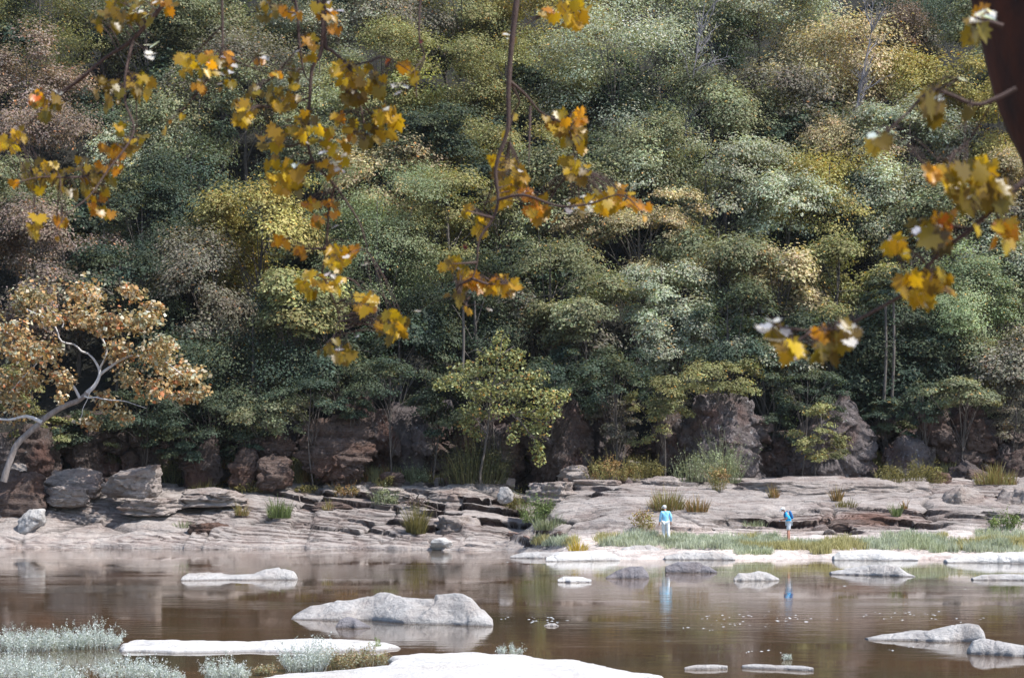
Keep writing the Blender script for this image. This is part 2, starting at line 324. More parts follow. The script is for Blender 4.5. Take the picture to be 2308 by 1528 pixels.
# ------------------------------------------------------------------ rocks
def ico(sub):
    bm = bmesh.new(); bmesh.ops.create_icosphere(bm, subdivisions=sub, radius=1)
    V = np.array([v.co[:] for v in bm.verts]); T = np.array([[v.index for v in f.verts] for f in bm.faces]); bm.free(); return V, T
ICO = {4: ico(4), 5: ico(5), 6: ico(6)}
def rock(x0, x1, yt, yb, Y, mt, label, depth=0.8, seed=1, sub=5, boxy=0.6, cuts=9, layers=0.0, lean=0.0, peak=None, sink=0.5, rough=0.07, group=None, name='boulder', rot=0.0):
    r = np.random.default_rng(seed); V, T = ICO[sub]; V = V.copy()
    V = V / (np.max(np.abs(V), axis=1)[:, None] ** boxy)
    for c in range(cuts):
        n = r.normal(size=3); n[2] = abs(n[2]) * 0.6 if c % 2 else n[2]; n /= np.linalg.norm(n); d = r.uniform(0.62, 0.95)
        e = V @ n - d; V -= np.where(e > 0, e * 0.93, 0)[:, None] * n
    V += rough * fbm(V * 1.6 + seed, seed, 5)[:, None] * V
    V[:, :2] *= (1 + 0.9 * rough * vnoise(np.stack([V[:, 2] * 1.8, 0.6 * V[:, 0] + seed, V[:, 1]], -1), seed + 50))[:, None]
    ck = np.exp(-(fbm(V * 1.3 + seed * 2, seed + 31, 3) / 0.035) ** 2) * (0.08 if rough > .05 else 0.03)
    V -= ck[:, None] * V
    wp = V * np.array([1.5, 1.5, 2.3]) + 0.25 * fbm(V * 2 + seed, seed + 2, 2)[:, None] + seed * 3.3
    f1_, f2_, id_, id2_, dx_ = worley(wp, seed); V *= (1 + rough * 1.3 * id_ + rough * .7 * id2_ * dx_[:, 0] - min(.09, rough * .9) * np.exp(-((f2_ - f1_) / .07) ** 2))[:, None]
    if sub >= 5:
        f1_, f2_, id_, id2_, dx_ = worley(wp * 2.7 + 5, seed + 9); V *= (1 + rough * .45 * id_ - min(.03, rough * .4) * np.exp(-((f2_ - f1_) / .09) ** 2))[:, None]
    if layers:
        zz = V[:, 2] * 5 + 0.4 * V[:, 0]; st = fbm(np.stack([zz, zz * 0, V[:, 0] * .4 + seed], -1), seed + 5, 3)
        V[:, :2] *= (1 + layers * np.sign(st) * np.abs(st) ** .5)[:, None]
    if peak is not None:
        V[:, 2] = np.where(V[:, 2] > -0.2, -0.2 + (V[:, 2] + 0.2) * (1.15 - 0.75 * np.clip(np.abs(V[:, 0] - peak), 0, 1.2)), V[:, 2])
    if rot:
        cs, sn = math.cos(rot), math.sin(rot); V[:, 0], V[:, 1] = V[:, 0] * cs - V[:, 1] * sn, V[:, 0] * sn + V[:, 1] * cs
    V[:, 0] += lean * V[:, 2]
    V[:, 0] = (V[:, 0] - V[:, 0].min()) / np.ptp(V[:, 0]); V[:, 2] = (V[:, 2] - V[:, 2].min()) / np.ptp(V[:, 2]); V[:, 1] /= np.abs(V[:, 1]).max()
    a = P(x0, yt, Y); b_ = P(x1, yb, Y); zb = b_[2] - sink; wd = b_[0] - a[0]; dp = wd * depth / 2
    V[:, 0] = a[0] + V[:, 0] * wd; V[:, 2] = zb + V[:, 2] * (a[2] - zb); V[:, 1] = Y + dp * (0.55 + V[:, 1])
    org = np.array([(a[0] + b_[0]) / 2, Y + dp * .5, zb]); o = mesh_obj(name, V - org, T, mt, None, None, True); o.location = org
    for p in o.data.polygons: pass
    tag(o, label, 'rock', group); return o
def river_rock(top, bl, br, mt, label, depth=1.2, seed=1, flat=0.55, crest=0.5, name='boulder', extra=None, group=None, nz=0.028, z0=0.0, plane=0.35):
    """top: silhouette points (px,py) left to right; bl, br: rows of the waterline at the two ends"""
    top = np.array(top, float); nu, nv = 120, 50
    u = np.linspace(0, 1, nu); v = np.linspace(0, 1, nv); px = top[0, 0] + u * (top[-1, 0] - top[0, 0])
    fy = bl + (br - bl) * u; Yf = (EYE - z0) * F / (fy - HZ)
    Wm = (top[-1, 0] - top[0, 0]) / F * Yf.mean(); D = Wm * depth * (0.25 + 0.75 * np.sqrt(np.clip(np.sin(np.pi * u), 0, 1)))
    tp = np.interp(px, top[:, 0], top[:, 1]); Yc = Yf + D * crest
    H = np.maximum(EYE - (tp - HZ) / F * Yc, 0.012) - z0
    U, Vv = np.meshgrid(u, v); 
    s_ = np.where(Vv < crest, Vv / crest, (1 - Vv) / (1 - crest)); prof = (1 - plane) * np.clip(1 - (1 - s_) ** 2, 0, 1) ** flat + plane * s_ ** .8
    Yp = Yf[None] + D[None] * Vv
    Yp = Yp + 0.12 * D[None] * fbm(np.stack([U * 5, Vv * 0, U * 0 + seed], -1), seed, 3) * (1 - Vv)
    Xp = (px[None] - CX) / F * (Yf + D * crest)[None] + 0 * Vv
    Hh = H[None] * prof; n = fbm(np.stack([Xp * 1.1, Yp * 1.1, 0 * Xp + seed], -1), seed, 5)
    rid = -np.abs(fbm(np.stack([Xp * .7, Yp * .9, 0 * Xp + seed * 3], -1), seed + 9, 2))
    Zp = z0 + Hh + (nz * n + nz * 0.8 * rid) * np.minimum(1, Hh / 0.15) * np.clip(H.max() * 1.6, 0.25, 1.3)
    q1, q2, q3, q4, q5 = worley(np.stack([Xp * .9 + .3 * n, Yp * .8 + .3 * n, 0 * Xp], -1) + seed, seed + 60)
    Zp += (0.05 * q3 * q5[..., 0] * 2 + 0.025 * q4 - 0.03 * np.exp(-((q2 - q1) / .05) ** 2)) * np.minimum(1, Hh / .12) * np.clip(H.max() * 1.5, .15, 1.3)
    if extra: Zp = Zp + extra(U, Vv, H)
    endm = np.minimum(1, np.minimum(U, 1 - U) * 60)
    Zp = Zp * endm - 0.45 * (1 - endm); Zp[0] = -0.45; Zp[-1] = -0.45
    k = nu; i = np.arange(nv - 1)[:, None] * k; j = np.arange(k - 1)[None]
    Q = np.stack([i + j, i + j + 1, i + k + j + 1, i + k + j], -1).reshape(-1, 4)
    Vt = np.stack([Xp, Yp, Zp], -1).reshape(-1, 3); org = np.array([Vt[:, 0].mean(), Vt[:, 1].mean(), 0.0])
    # closed underneath, below the water
    o = mesh_obj(name, Vt - org, Q, mt, None, None, True); o.location = org; tag(o, label, 'rock', group); return o
def foot_rock(poly, z, H, mt, label, seed=1, edge=0.5, name='boulder'):
    """footprint polygon in photo pixels, lying on the water"""
    pp = np.array([G(a, b, z)[:2] for a, b in poly]); x0, y0 = pp.min(0) - 0.4; x1, y1 = pp.max(0) + 0.4
    step = max((x1 - x0), (y1 - y0)) / 220; gx = np.arange(x0, x1, step); gy = np.arange(y0, y1, step); Xg, Yg = np.meshgrid(gx, gy)
    Xn = Xg + 0.10 * fbm(np.stack([Xg * 1.5, Yg * 1.5, 0 * Xg], -1), seed, 4); Yn = Yg + 0.16 * fbm(np.stack([Xg * 1.2, Yg * 1.2, 0 * Xg + 5], -1), seed, 4)
    ins = np.zeros(Xg.shape, bool); dm = np.full(Xg.shape, 9e9)
    for a in range(len(pp)):
        (ax, ay), (bx, by) = pp[a], pp[(a + 1) % len(pp)]
        cnd = ((ay > Yn) != (by > Yn)) & (Xn < (bx - ax) * (Yn - ay) / (by - ay + 1e-12) + ax); ins ^= cnd
        L = (bx - ax) ** 2 + (by - ay) ** 2 + 1e-9; tt = np.clip(((Xn - ax) * (bx - ax) + (Yn - ay) * (by - ay)) / L, 0, 1)
        dm = np.minimum(dm, np.hypot(Xn - ax - tt * (bx - ax), Yn - ay - tt * (by - ay)))
    sd = np.where(ins, dm, -dm)
    Zg = z * 0.9 * sstep(-0.05, 0.12, sd) + H * sstep(0, edge * 4, sd) + 0.02 * fbm(np.stack([Xg * 2, Yg * 2, 0 * Xg], -1), seed + 3, 4) - 0.5 * sstep(0.02, -0.2, sd)
    Zg -= 0.02
    k = len(gx); i = np.arange(len(gy) - 1)[:, None] * k; j = np.arange(k - 1)[None]
    Q = np.stack([i + j, i + j + 1, i + k + j + 1, i + k + j], -1).reshape(-1, 4); Q = Q[(Zg.ravel()[Q] > -0.4).any(1)]
    Vt = np.stack([Xg, Yg, Zg], -1).reshape(-1, 3); org = np.array([pp[:, 0].mean(), pp[:, 1].mean(), 0.0])
    us, inv = np.unique(Q, return_inverse=True); Vt = Vt[us]; Q = inv.reshape(Q.shape)
    o = mesh_obj(name, Vt - org, Q, mt, None, None, True); o.location = org; tag(o, label, 'rock'); return o

river_rock([(408, 1300), (425, 1290), (470, 1290), (520, 1294), (570, 1290), (600, 1282), (640, 1279), (662, 1284), (673, 1300)], 1308, 1306, M_PALE, 'long low pale rock in the river below the left shore, raised at its right end', 0.45, 3)
def bigx(U, V, H):   # a lower groove running across the front, a notch on the crest
    g = np.exp(-((V - (0.10 + 0.42 * np.clip((0.80 - U) / 0.4, -9, 9)) ) / 0.035) ** 2) * ((U > 0.42) & (U < 0.80)) 
    nt_ = np.exp(-((U - 0.40) / 0.014) ** 2) * np.exp(-((V - 0.42) / 0.12) ** 2)
    l = np.exp(-((V - 0.36 - 0.2 * (0.4 - U)) / 0.03) ** 2) * ((U > 0.1) & (U < 0.39))
    return -0.05 * g - 0.10 * nt_ - 0.05 * l
river_rock([(654, 1393), (672, 1382), (700, 1366), (720, 1363), (760, 1347), (800, 1342), (850, 1334), (872, 1334), (900, 1340), (950, 1342), (1000, 1338), (1025, 1335), (1045, 1336), (1062, 1344), (1080, 1365), (1105, 1392), (1118, 1407)], 1394, 1412, M_PALE, 'largest boulder in the river, broad grey hump with a sloping right end', 0.62, 11, 0.62, 0.36, extra=bigx, plane=.8)
river_rock([(756, 1410), (766, 1395), (785, 1388), (805, 1394), (822, 1404), (836, 1411)], 1415, 1415, M_GREY, 'small round dark stone in front of the largest river boulder', 0.6, 5, 0.5)
river_rock([(1226, 1409), (1236, 1404), (1250, 1404), (1260, 1409)], 1411, 1411, M_PALE, 'tiny pale stone right of the largest river boulder', 0.8, 6)
river_rock([(1256, 1306), (1270, 1299), (1310, 1298), (1334, 1305)], 1312, 1312, M_WHITE, 'small flat white rock alone in the water right of centre', 0.6, 7, 0.4)
river_rock([(1364, 1300), (1390, 1283), (1420, 1274), (1448, 1275), (1460, 1288), (1464, 1300)], 1303, 1303, M_GREY, 'dark grey wedge-shaped rock in the water below the left walker', 0.6, 8)
river_rock([(1498, 1276), (1530, 1266), (1570, 1267), (1600, 1275), (1617, 1286)], 1290, 1291, M_GREY, 'flat bluish grey rock in the water between the two walkers', 0.5, 9)
river_rock([(1653, 1303), (1665, 1290), (1690, 1291), (1710, 1287), (1735, 1292), (1757, 1304)], 1309, 1308, M_PALE, 'pale lumpy rock left of the right walker reflection', 0.6, 10)
river_rock([(1868, 1288), (1900, 1282), (1925, 1276), (1960, 1272), (2000, 1271), (2025, 1276), (2045, 1290), (2064, 1298)], 1294, 1300, M_PALE, 'long grey and cream rock in the water right of the right walker', 0.4, 12)
river_rock([(2188, 1302), (2215, 1295), (2260, 1293), (2310, 1294), (2360, 1300)], 1307, 1308, M_PALE, 'low pale rock in the water cut by the right edge', 0.35, 14)
river_rock([(1948, 1438), (1990, 1426), (2050, 1420), (2100, 1416), (2150, 1404), (2185, 1402), (2205, 1407), (2216, 1422), (2220, 1440)], 1442, 1448, M_PALE, 'tapered pale rock in the river at lower right, pointed at its left', 0.42, 15)
river_rock([(2180, 1465), (2192, 1443), (2215, 1438), (2260, 1447), (2310, 1455), (2380, 1474)], 1474, 1485, M_PALE, 'rounded pale rock at the right edge just below the tapered one', 0.5, 16)
river_rock([(1541, 1503), (1570, 1497), (1610, 1496), (1641, 1499)], 1509, 1507, M_PALE, 'thin flat stone near the bottom, left of two', 0.3, 17, 0.4)
river_rock([(1670, 1498), (1700, 1495), (1760, 1498), (1810, 1500), (1836, 1505)], 1505, 1512, M_PALE, 'thin flat stone near the bottom, right of two', 0.22, 18, 0.4)
foot_rock([(262, 1447), (300, 1438), (420, 1440), (560, 1440), (700, 1434), (800, 1437), (860, 1443), (905, 1452), (850, 1457), (700, 1460), (560, 1458), (400, 1461), (280, 1460)], 0.10, 0.10, M_WHITE, 'long thin white slab in the river behind the near slab')
foot_rock([(520, 1530), (640, 1512), (760, 1505), (872, 1492), (880, 1473), (940, 1468), (1060, 1466), (1180, 1472), (1300, 1484), (1400, 1503), (1492, 1515), (1500, 1518), (1380, 1524), (1240, 1540), (1100, 1580), (700, 1600), (480, 1570)], 0.14, 0.06, M_WHITE, 'broad sunlit white slab at the bottom centre', 4)
# low rocks along the right hand shore
for q in [([(1148, 1252), (1180, 1243), (1210, 1241), (1260, 1244), (1300, 1250)], 1257, 1259, M_PALE, 'low pale rock at the water beside the dark gully', .5, 21),
          ([(1228, 1256), (1260, 1243), (1310, 1240), (1360, 1239), (1392, 1250), (1400, 1260)], 1265, 1263, M_WHITE, 'bright white rock at the waterline under the yellow tuft', .45, 22),
          ([(1390, 1250), (1402, 1233), (1430, 1227), (1465, 1227), (1490, 1236), (1502, 1252)], 1258, 1257, M_PALE, 'rounded grey boulder at the waterline below the left walker', .6, 23),
          ([(1496, 1253), (1530, 1245), (1570, 1243), (1600, 1242), (1630, 1248), (1658, 1256)], 1261, 1262, M_PALE, 'low cream rocks on the shore between the walkers', .4, 24),
          ([(1736, 1250), (1770, 1245), (1830, 1243), (1872, 1248)], 1257, 1257, M_PALE, 'flat pale rock at the waterline below the right walker', .4, 25),
          ([(1874, 1255), (1890, 1243), (1940, 1238), (2000, 1239), (2050, 1247), (2070, 1255)], 1262, 1263, M_WHITE, 'smooth white rock at the waterline right of the right walker', .4, 26),
          ([(2126, 1262), (2170, 1250), (2230, 1245), (2300, 1243), (2380, 1246)], 1268, 1270, M_WHITE, 'bright white rock at the waterline by the right edge', .4, 27)]:
    river_rock(q[0], q[1], q[2], q[3], q[4], q[5], q[6], 0.5)
rock(968, 1022, 1211, 1233, 109.0, M_WHITE, 'small square white block at the waterline left of the gully', 0.8, 31, 4, .8, sink=.3)
# blocks and slabs lying on the shelf
for a in [(222, 357, 1046, 1112, 117.5, M_SLAB, 'big angular boulder on the left shelf with a brown underside', 0.8, 41, 5, .8, 10, 0),
          (88, 228, 1052, 1112, 118.5, M_SLAB, 'tilted grey slab left of the big angular boulder', 0.7, 42, 5, .8, 10, .0),
          (-40, 106, 1056, 1178, 116.5, M_RED, 'jagged dark brown outcrop at the left edge', 0.7, 43, 5, .7, 12, .10),
          (10, 62, 1042, 1092, 118.3, M_SLAB, 'grey stone above the jagged outcrop at the left edge', 0.8, 44, 4, .6, 9, 0),
          (36, 98, 1146, 1190, 114.6, M_PALE, 'pale squarish block below the jagged outcrop', 0.9, 45, 4, .8, 8, 0),
          (96, 196, 1094, 1132, 116.6, M_SLAB, 'smooth rounded slab in front of the tilted slab', 0.8, 46, 5, .5, 5, .03),
          (1176, 1312, 1084, 1138, 112.5, M_SLAB, 'overhanging ledge block with a dark front right of the gully', 0.9, 47, 5, .8, 7, .06),
          (1298, 1368, 1124, 1150, 110.6, M_RED, 'small brown ledge block under the overhanging one', 0.9, 48, 4, .8, 6, .06),
          (1290, 1412, 1080, 1104, 115.0, M_SLAB, 'long flat slab below the yellow bushes at centre', 0.7, 49, 5, .85, 6, .06),
          (1446, 1542, 1072, 1108, 115.0, M_SLAB, 'split slab with a rounded end left of the pale shrubs', 0.7, 50, 5, .7, 8, .08),
          (1362, 1462, 1148, 1192, 106.5, M_RED, 'brown block behind the left walker', 0.8, 51, 5, .85, 6, .05),
          (1560, 1650, 1130, 1162, 109.0, M_RED, 'dark brown ledge end above and right of the left walker', 0.7, 52, 5, .8, 6, .09),
          (1850, 2072, 1168, 1200, 105.2, M_RED, 'rust red ledge right of the right walker', 0.35, 53, 5, .85, 5, .06),
          (2104, 2244, 1094, 1215, 107.8, M_SLAB, 'large tilted split slab at the right of the shelf', 0.9, 54, 5, .75, 7, .06),
          (2232, 2380, 1098, 1200, 108.6, M_SLAB, 'slab cut by the right edge beyond the crack', 0.8, 55, 5, .8, 7, .06),
          (2006, 2102, 1084, 1110, 112.5, M_SLAB, 'thin slab sloping down at the right end of the smooth dome', 0.7, 56, 4, .85, 5, .05),
          (262, 420, 1122, 1150, 116.2, M_SLAB, 'overhanging ledge with a dark gap under it, left shelf', 0.8, 90, 5, .85, 8, .05),
          (400, 560, 1098, 1132, 117.6, M_SLAB, 'wide smooth slab right of the big angular boulder', 0.9, 91, 5, .8, 8, .04),
          (820, 940, 1096, 1128, 118.2, M_SLAB, 'broken slab around the pale green bush, left shelf', 0.8, 92, 5, .85, 8, .06),
          (960, 1110, 1098, 1140, 117.5, M_SLAB, 'long slab dipping toward the gully from the centre tree', 0.9, 93, 5, .8, 8, .04),
          (972, 1090, 1160, 1232, 112.2, M_SLAB, 'slanted slab with a dark left face by the water near the gully', 0.9, 94, 5, .7, 9, .04),
          (420, 520, 1176, 1206, 113.8, M_RED, 'brown wet ledge near the water, left shelf', 0.7, 95, 5, .8, 8, .08),
          (700, 800, 1130, 1150, 117.0, M_RED, 'thin brown ledge in the middle of the left shelf', 0.7, 96, 5, .85, 8, .06),
          (1120, 1158, 1096, 1122, 114.5, M_PALE, 'pale upright stone in the gully', 0.7, 57, 4, .5, 9, 0),
          (1232, 1296, 1196, 1222, 104.5, M_RED, 'rusty stone on the white apron below the green bush', 0.8, 58, 4, .6, 8, 0)]:
    rock(a[0], a[1], a[2], a[3], a[4], a[5], a[6], a[7], a[8], a[9], a[10], a[11], a[12], sink=0.35, name='boulder')
o = rock(1640, 2110, 1072, 1150, 112.0, M_SLAB, 'long smooth pale dome of rock at the top of the right shelf', 0.55, 59, 6, .45, 3, .012, sink=0.6, rough=0.04, name='boulder')
# cliff boulders at the foot of the hill
for a in [(655, 850, 932, 1066, 121.0, M_RED, 'reddish layered boulder at the foot of the hill left of centre', .7, 61, 6, .7, 9, .16, -.05, None),
          (832, 968, 898, 1060, 123.0, M_DARK, 'dark upright boulder right of the reddish layered one', .7, 62, 5, .75, 10, .05, 0, None),
          (756, 848, 884, 940, 124.5, M_BROWN, 'dull stone perched above the reddish layered boulder', .8, 63, 4, .7, 9, .05, 0, None),
          (1036, 1150, 936, 1066, 123.5, M_BROWN, 'brown boulder in shade behind the small centre tree', .7, 64, 5, .75, 8, .05, 0, None),
          (1188, 1345, 886, 1066, 121.5, M_BROWN, 'tall pointed brown boulder right of the small centre tree', .7, 65, 6, .75, 8, .05, 0.0, .35),
          (1330, 1420, 950, 1052, 124.0, M_DARK, 'dark boulder in the gap right of the pointed one', .8, 66, 5, .6, 9, .05, 0, None),
          (1468, 1562, 898, 1046, 122.5, M_BROWN, 'brown block left of the lichen patched boulder', .8, 67, 5, .8, 8, .05, 0, None),
          (1540, 1732, 884, 1070, 121.2, M_VIOLET, 'massive boulder with white lichen patches right of centre', .7, 68, 6, .8, 9, .06, 0, None),
          (1768, 1984, 880, 1062, 122.0, M_VIOLET, 'grey violet pyramid shaped boulder on the right', .7, 69, 6, .6, 9, .05, 0, .35),
          (2000, 2112, 980, 1060, 120.8, M_VIOLET, 'light topped boulder right of the pyramid shaped one', .8, 70, 5, .6, 10, .05, 0, None),
          (2064, 2300, 896, 1082, 123.0, M_BROWN, 'huge dark fractured boulder at the far right', .7, 71, 6, .55, 14, .09, 0, None),
          (2130, 2250, 1030, 1094, 119.5, M_DARK, 'dark low boulder below the huge fractured one', .8, 72, 5, .7, 9, .1, 0, None),
          (2252, 2360, 1000, 1080, 121.0, M_BROWN, 'brown boulder at the right edge under the trees', .8, 73, 5, .7, 9, .06, 0, None),
          (396, 505, 974, 1072, 122.5, M_BROWN, 'pointed reddish stone in the dark hollow on the left', .7, 74, 5, .6, 8, .05, 0, .6),
          (510, 588, 1006, 1072, 120.8, M_RED, 'rusty broken rock left of the layered boulder', .8, 75, 5, .7, 9, .12, 0, None),
          (574, 660, 1022, 1074, 120.2, M_RED, 'low rusty rock touching the layered boulder', .8, 76, 5, .7, 9, .12, 0, None),
          (140, 236, 980, 1034, 123.0, M_BROWN, 'dull boulder in shade behind the leaning sycamore trunk', .8, 77, 5, .6, 9, .05, 0, None),
          (20, 130, 954, 1054, 121.5, M_BROWN, 'brown boulder behind the foot of the leaning sycamore', .8, 78, 5, .6, 9, .07, 0, None),
          (-60, 40, 975, 1050, 121.0, M_VIOLET, 'grey boulder at the left edge beside the sycamore foot', .8, 79, 5, .7, 9, .07, 0, None),
          (980, 1030, 900, 960, 125.5, M_DARK, 'small dark stone above the gap left of the centre tree', .8, 80, 4, .7, 9, 0, 0, None),
          (236, 400, 960, 1040, 124.5, M_DARK, 'dark boulder deep in the hollow behind the big angular boulder', .8, 81, 5, .6, 9, .05, 0, None),
          (1990, 2075, 900, 985, 125.5, M_DARK, 'dark stone between the pyramid and the fractured boulder', .8, 82, 4, .6, 9, 0, 0, None)]:
    rock(a[0], a[1], a[2], a[3], a[4], a[5], a[6], a[7], a[8], a[9], a[10], a[11], a[12], a[13], a[14], sink=0.9, rough=0.10)
CH = np.random.default_rng(404)
for k in range(46):
    px = CH.uniform(500, 2320); s_ = CH.uniform(22, 62); top = CH.uniform(900, 1010)
    rock(px - s_, px + s_, top, top + s_ * CH.uniform(1.0, 2.0), CH.uniform(121.6, 123.4), [M_BROWN, M_DARK, M_RED, M_VIOLET][int(CH.integers(4))], 'broken block in the jumbled rock face under the trees', .8, 600 + k, 5, CH.uniform(.6, .9), 10, .06, sink=.8, rough=.16, group='broken blocks in the rock face under the trees')
rr = np.random.default_rng(99)
for k in range(130):          # rubble under the cliff
    px = rr.uniform(20, 2290); 
    s_ = rr.uniform(8, 40) ** 1.0 if rr.random() < .5 else rr.uniform(7, 16); py = rr.uniform(1050, 1092) if px > 1200 else rr.uniform(1062, 1100)
    if 1640 < px < 2110: py = rr.uniform(1040, 1066)
    g = on_ground(px, py); 
    if g[1] > 125: continue
    pyg = HZ - (g[2] - EYE) / g[1] * F
    rock(px - s_, px + s_, pyg - s_ * rr.uniform(.7, 1.1), pyg + 3, g[1], [M_RED, M_SLAB, M_BROWN, M_VIOLET][k % 4], 'loose stone in the rubble along the top of the shelf', .9, 200 + k, 4, .6, 9, .05, sink=0.15, group='loose stones along the top of the shelf', name='stone')

# ------------------------------------------------------------------ foliage
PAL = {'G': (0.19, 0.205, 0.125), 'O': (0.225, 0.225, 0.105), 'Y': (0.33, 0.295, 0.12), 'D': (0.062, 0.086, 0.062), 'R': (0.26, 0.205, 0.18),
       'P': (0.31, 0.335, 0.25), 'T': (0.42, 0.36, 0.21), 'B': (0.19, 0.175, 0.135), 'W': (0.26, 0.31, 0.18)}
SEC = {'G': (0.27, 0.25, 0.13), 'O': (0.31, 0.275, 0.12), 'Y': (0.36, 0.29, 0.09), 'D': (0.12, 0.13, 0.07), 'R': (0.31, 0.22, 0.165),
       'P': (0.38, 0.36, 0.26), 'T': (0.46, 0.36, 0.24), 'B': (0.20, 0.17, 0.13), 'W': (0.31, 0.33, 0.19)}
for k_ in PAL:
    cool = (0.97, 1.0, 1.0) if k_ in 'RYT' else (0.95, 0.99, 1.0)
    PAL[k_] = tuple(a * b for a, b in zip(PAL[k_], cool)); SEC[k_] = tuple(a * b * .97 for a, b in zip(SEC[k_], cool))
def leaves(C, nrm, size, r, base, sec, secp=0.2, var=0.25, asp=0.6):
    """rhombic leaf sprays at centres C with normals nrm"""
    n = len(C); nrm = nrm / (np.linalg.norm(nrm, axis=1)[:, None] + 1e-9)
    a = np.cross(nrm, r.normal(size=(n, 3))); a /= np.linalg.norm(a, axis=1)[:, None] + 1e-9; b_ = np.cross(nrm, a)
    s_ = size[:, None] if np.ndim(size) else size
    cup = nrm * s_ * r.uniform(-.25, .25, (n, 1))
    V = np.stack([C - a * s_ * .5, C - b_ * s_ * asp * .5 + a * s_ * .08 + cup, C + a * s_ * .5, C + b_ * s_ * asp * .5 + a * s_ * .08 + cup], 1).reshape(-1, 3)
    Q = np.arange(4 * n).reshape(-1, 4)
    return V, Q
def crown_mesh(c, rad, key, seed, nb=46, nl=300, lsize=0.23, flat=0.78, lobe=(0.17, 0.40), hollow=0.70, secp=0.25, bright=1.0):
    r = np.random.default_rng(seed); rad = np.array(rad, float); rm = rad.mean()
    flat = flat * r.uniform(.8, 1.45); lsize = lsize * r.uniform(.8, 1.2)
    d = r.normal(size=(nb, 3)); d /= np.linalg.norm(d, axis=1)[:, None]; d[:, 2] = np.where(d[:, 2] < -0.8, -d[:, 2], d[:, 2])
    q = hollow + (1 - hollow) * r.random((nb, 1)); q[: nb // 6] *= 0.5
    irr = 1 + 0.42 * fbm(d * 1.7 + seed, seed, 2)[:, None]
    bc = d * q * rad * irr; br = rm * r.uniform(lobe[0], lobe[1], nb) * .92
    if nb > 24:
        ng = max(5, nb // 6); gd = r.normal(size=(ng, 3)); gd[:, 2] = gd[:, 2] * .8 + .15; gd /= np.linalg.norm(gd, axis=1)[:, None]
        gc = gd * rad * r.uniform(.40, .80, (ng, 1)); gr = r.uniform(.26, .58, ng)
        gi = r.integers(0, ng, nb); e = r.normal(size=(nb, 3)) + gd[gi] * .6 + [0, -.1, .35]; e /= np.linalg.norm(e, axis=1)[:, None]
        bc = gc[gi] + e * rad * gr[gi][:, None] * r.uniform(.55, 1.0, (nb, 1)) * np.array([1, 1, .85]); d = bc / rad; d /= np.linalg.norm(d, axis=1)[:, None]
        gt = np.exp(.22 * r.normal(size=ng))[gi]
    else: gt = np.ones(nb)
    Vs, Cs = [], []
    pb = np.array(PAL[key]); sb = np.array(SEC[key])
    for kx in range(nb):
        m_ = int(nl * (br[kx] / rm / 0.28) ** 2 * r.uniform(.7, 1.2)) + 20
        e = r.normal(size=(m_, 3)); e /= np.linalg.norm(e, axis=1)[:, None]; e[:, 2] = np.where(e[:, 2] < -.3, e[:, 2] * r.uniform(-1, .8, m_), e[:, 2])
        rr_ = r.random(m_) ** (1 / 2.1) * (1 + 0.42 * vnoise(e * 2.0 + kx * 7, seed) + 0.35 * vnoise(e * 5.5 + kx * 3, seed + 1)) * np.where(r.random(m_) < .10, r.uniform(1, 1.35, m_), 1)
        ax = br[kx] * np.array([1.15, 1.15, flat])
        sl_ = d[kx] * np.array([1, 1, 0]); pt = bc[kx] + e * rr_[:, None] * ax
        pt[:, 2] -= 0.28 * np.clip((pt - bc[kx]) @ sl_, -9, 9)           # boughs droop outwards
        nm = e * 0.9 + np.array([0, 0, 0.65]) + d[kx] * .45 + r.normal(size=(m_, 3)) * 0.38
        V, _ = leaves(pt, nm, lsize * r.uniform(.55, 1.3, m_), r, None, None)
        tb = pb * np.clip(1 + 0.22 * r.normal(), .4, 1.7) * gt[kx] ; mixf = np.clip(secp + 0.35 * r.normal(), 0, 1)
        cc = tb * (1 - mixf) + sb * mixf; cc = cc * np.exp(0.13 * r.normal(size=(m_, 1))) * (1 + 0.05 * r.normal(size=(m_, 3)))
        hot = r.random(m_) < 0.02; cc[hot] = cc[hot] * np.array([2.0, 1.2, .7])
        Vs.append(V); Cs.append(np.clip(cc * bright * 1.14, 0.004, 0.8))
    V = np.vstack(Vs); Cc = np.vstack(Cs)
    return V + np.asarray(c), np.arange(len(V)).reshape(-1, 4), Cc, bc + np.asarray(c)
def tree(px, py, rx, ry, key, label, Y=None, seed=0, name='tree', kind=None, lsize=None, trunkmat=None, hgt=8.5, bright=1.0, tr=0.16, **kw):
    if Y is None:
        a = (HZ - py) / F; Y = (0.74 * 124 + 0.9 - hgt) / (0.74 - a) 
        Y = max(Y, 124.5)
    c = P(px, py, Y); sx = rx / F * Y; sz = ry / F * Y; g = gz(c[0], Y + 0.3)
    if g > c[2] - sz * .4: g = c[2] - sz * .9
    base = np.array([c[0] + 0.3 * math.sin(seed * 2.1), Y + 0.3, g - 0.1])
    t_ = empty(name, base); tag(t_, label, 'tree' if 'tree' in name else 'shrub', kind)
    V, Q, Cc, bc = crown_mesh(c, (sx, max(sx, sz) * 0.85, sz), key, seed + 1, lsize=lsize or 0.21, bright=bright, **kw)
    mesh_obj('crown', V - base, Q, M_LEAF, t_, Cc)
    mb = MB(); top = c + np.array([0, 0, sz * .6]); mid = (base + c) / 2 + np.array([0.25 * math.cos(seed), 0, 0])
    mb.tube(np.array([base, mid, c, top]) - base, tr, 0.03, 10, 7)
    r = np.random.default_rng(seed + 77)
    for bcx in bc[:: max(1, len(bc) // 13)]:
        f = r.uniform(.25, .85); st = base + (c - base) * f + (top - c) * max(0, f - .6)
        md = (st + bcx) / 2 + np.array([0, 0, .25]); mb.tube(np.array([st, md, bcx]) - base, tr * .3, 0.012, 6, 5)
    mb.build('trunk', trunkmat or M_BARK, t_)
    return t_
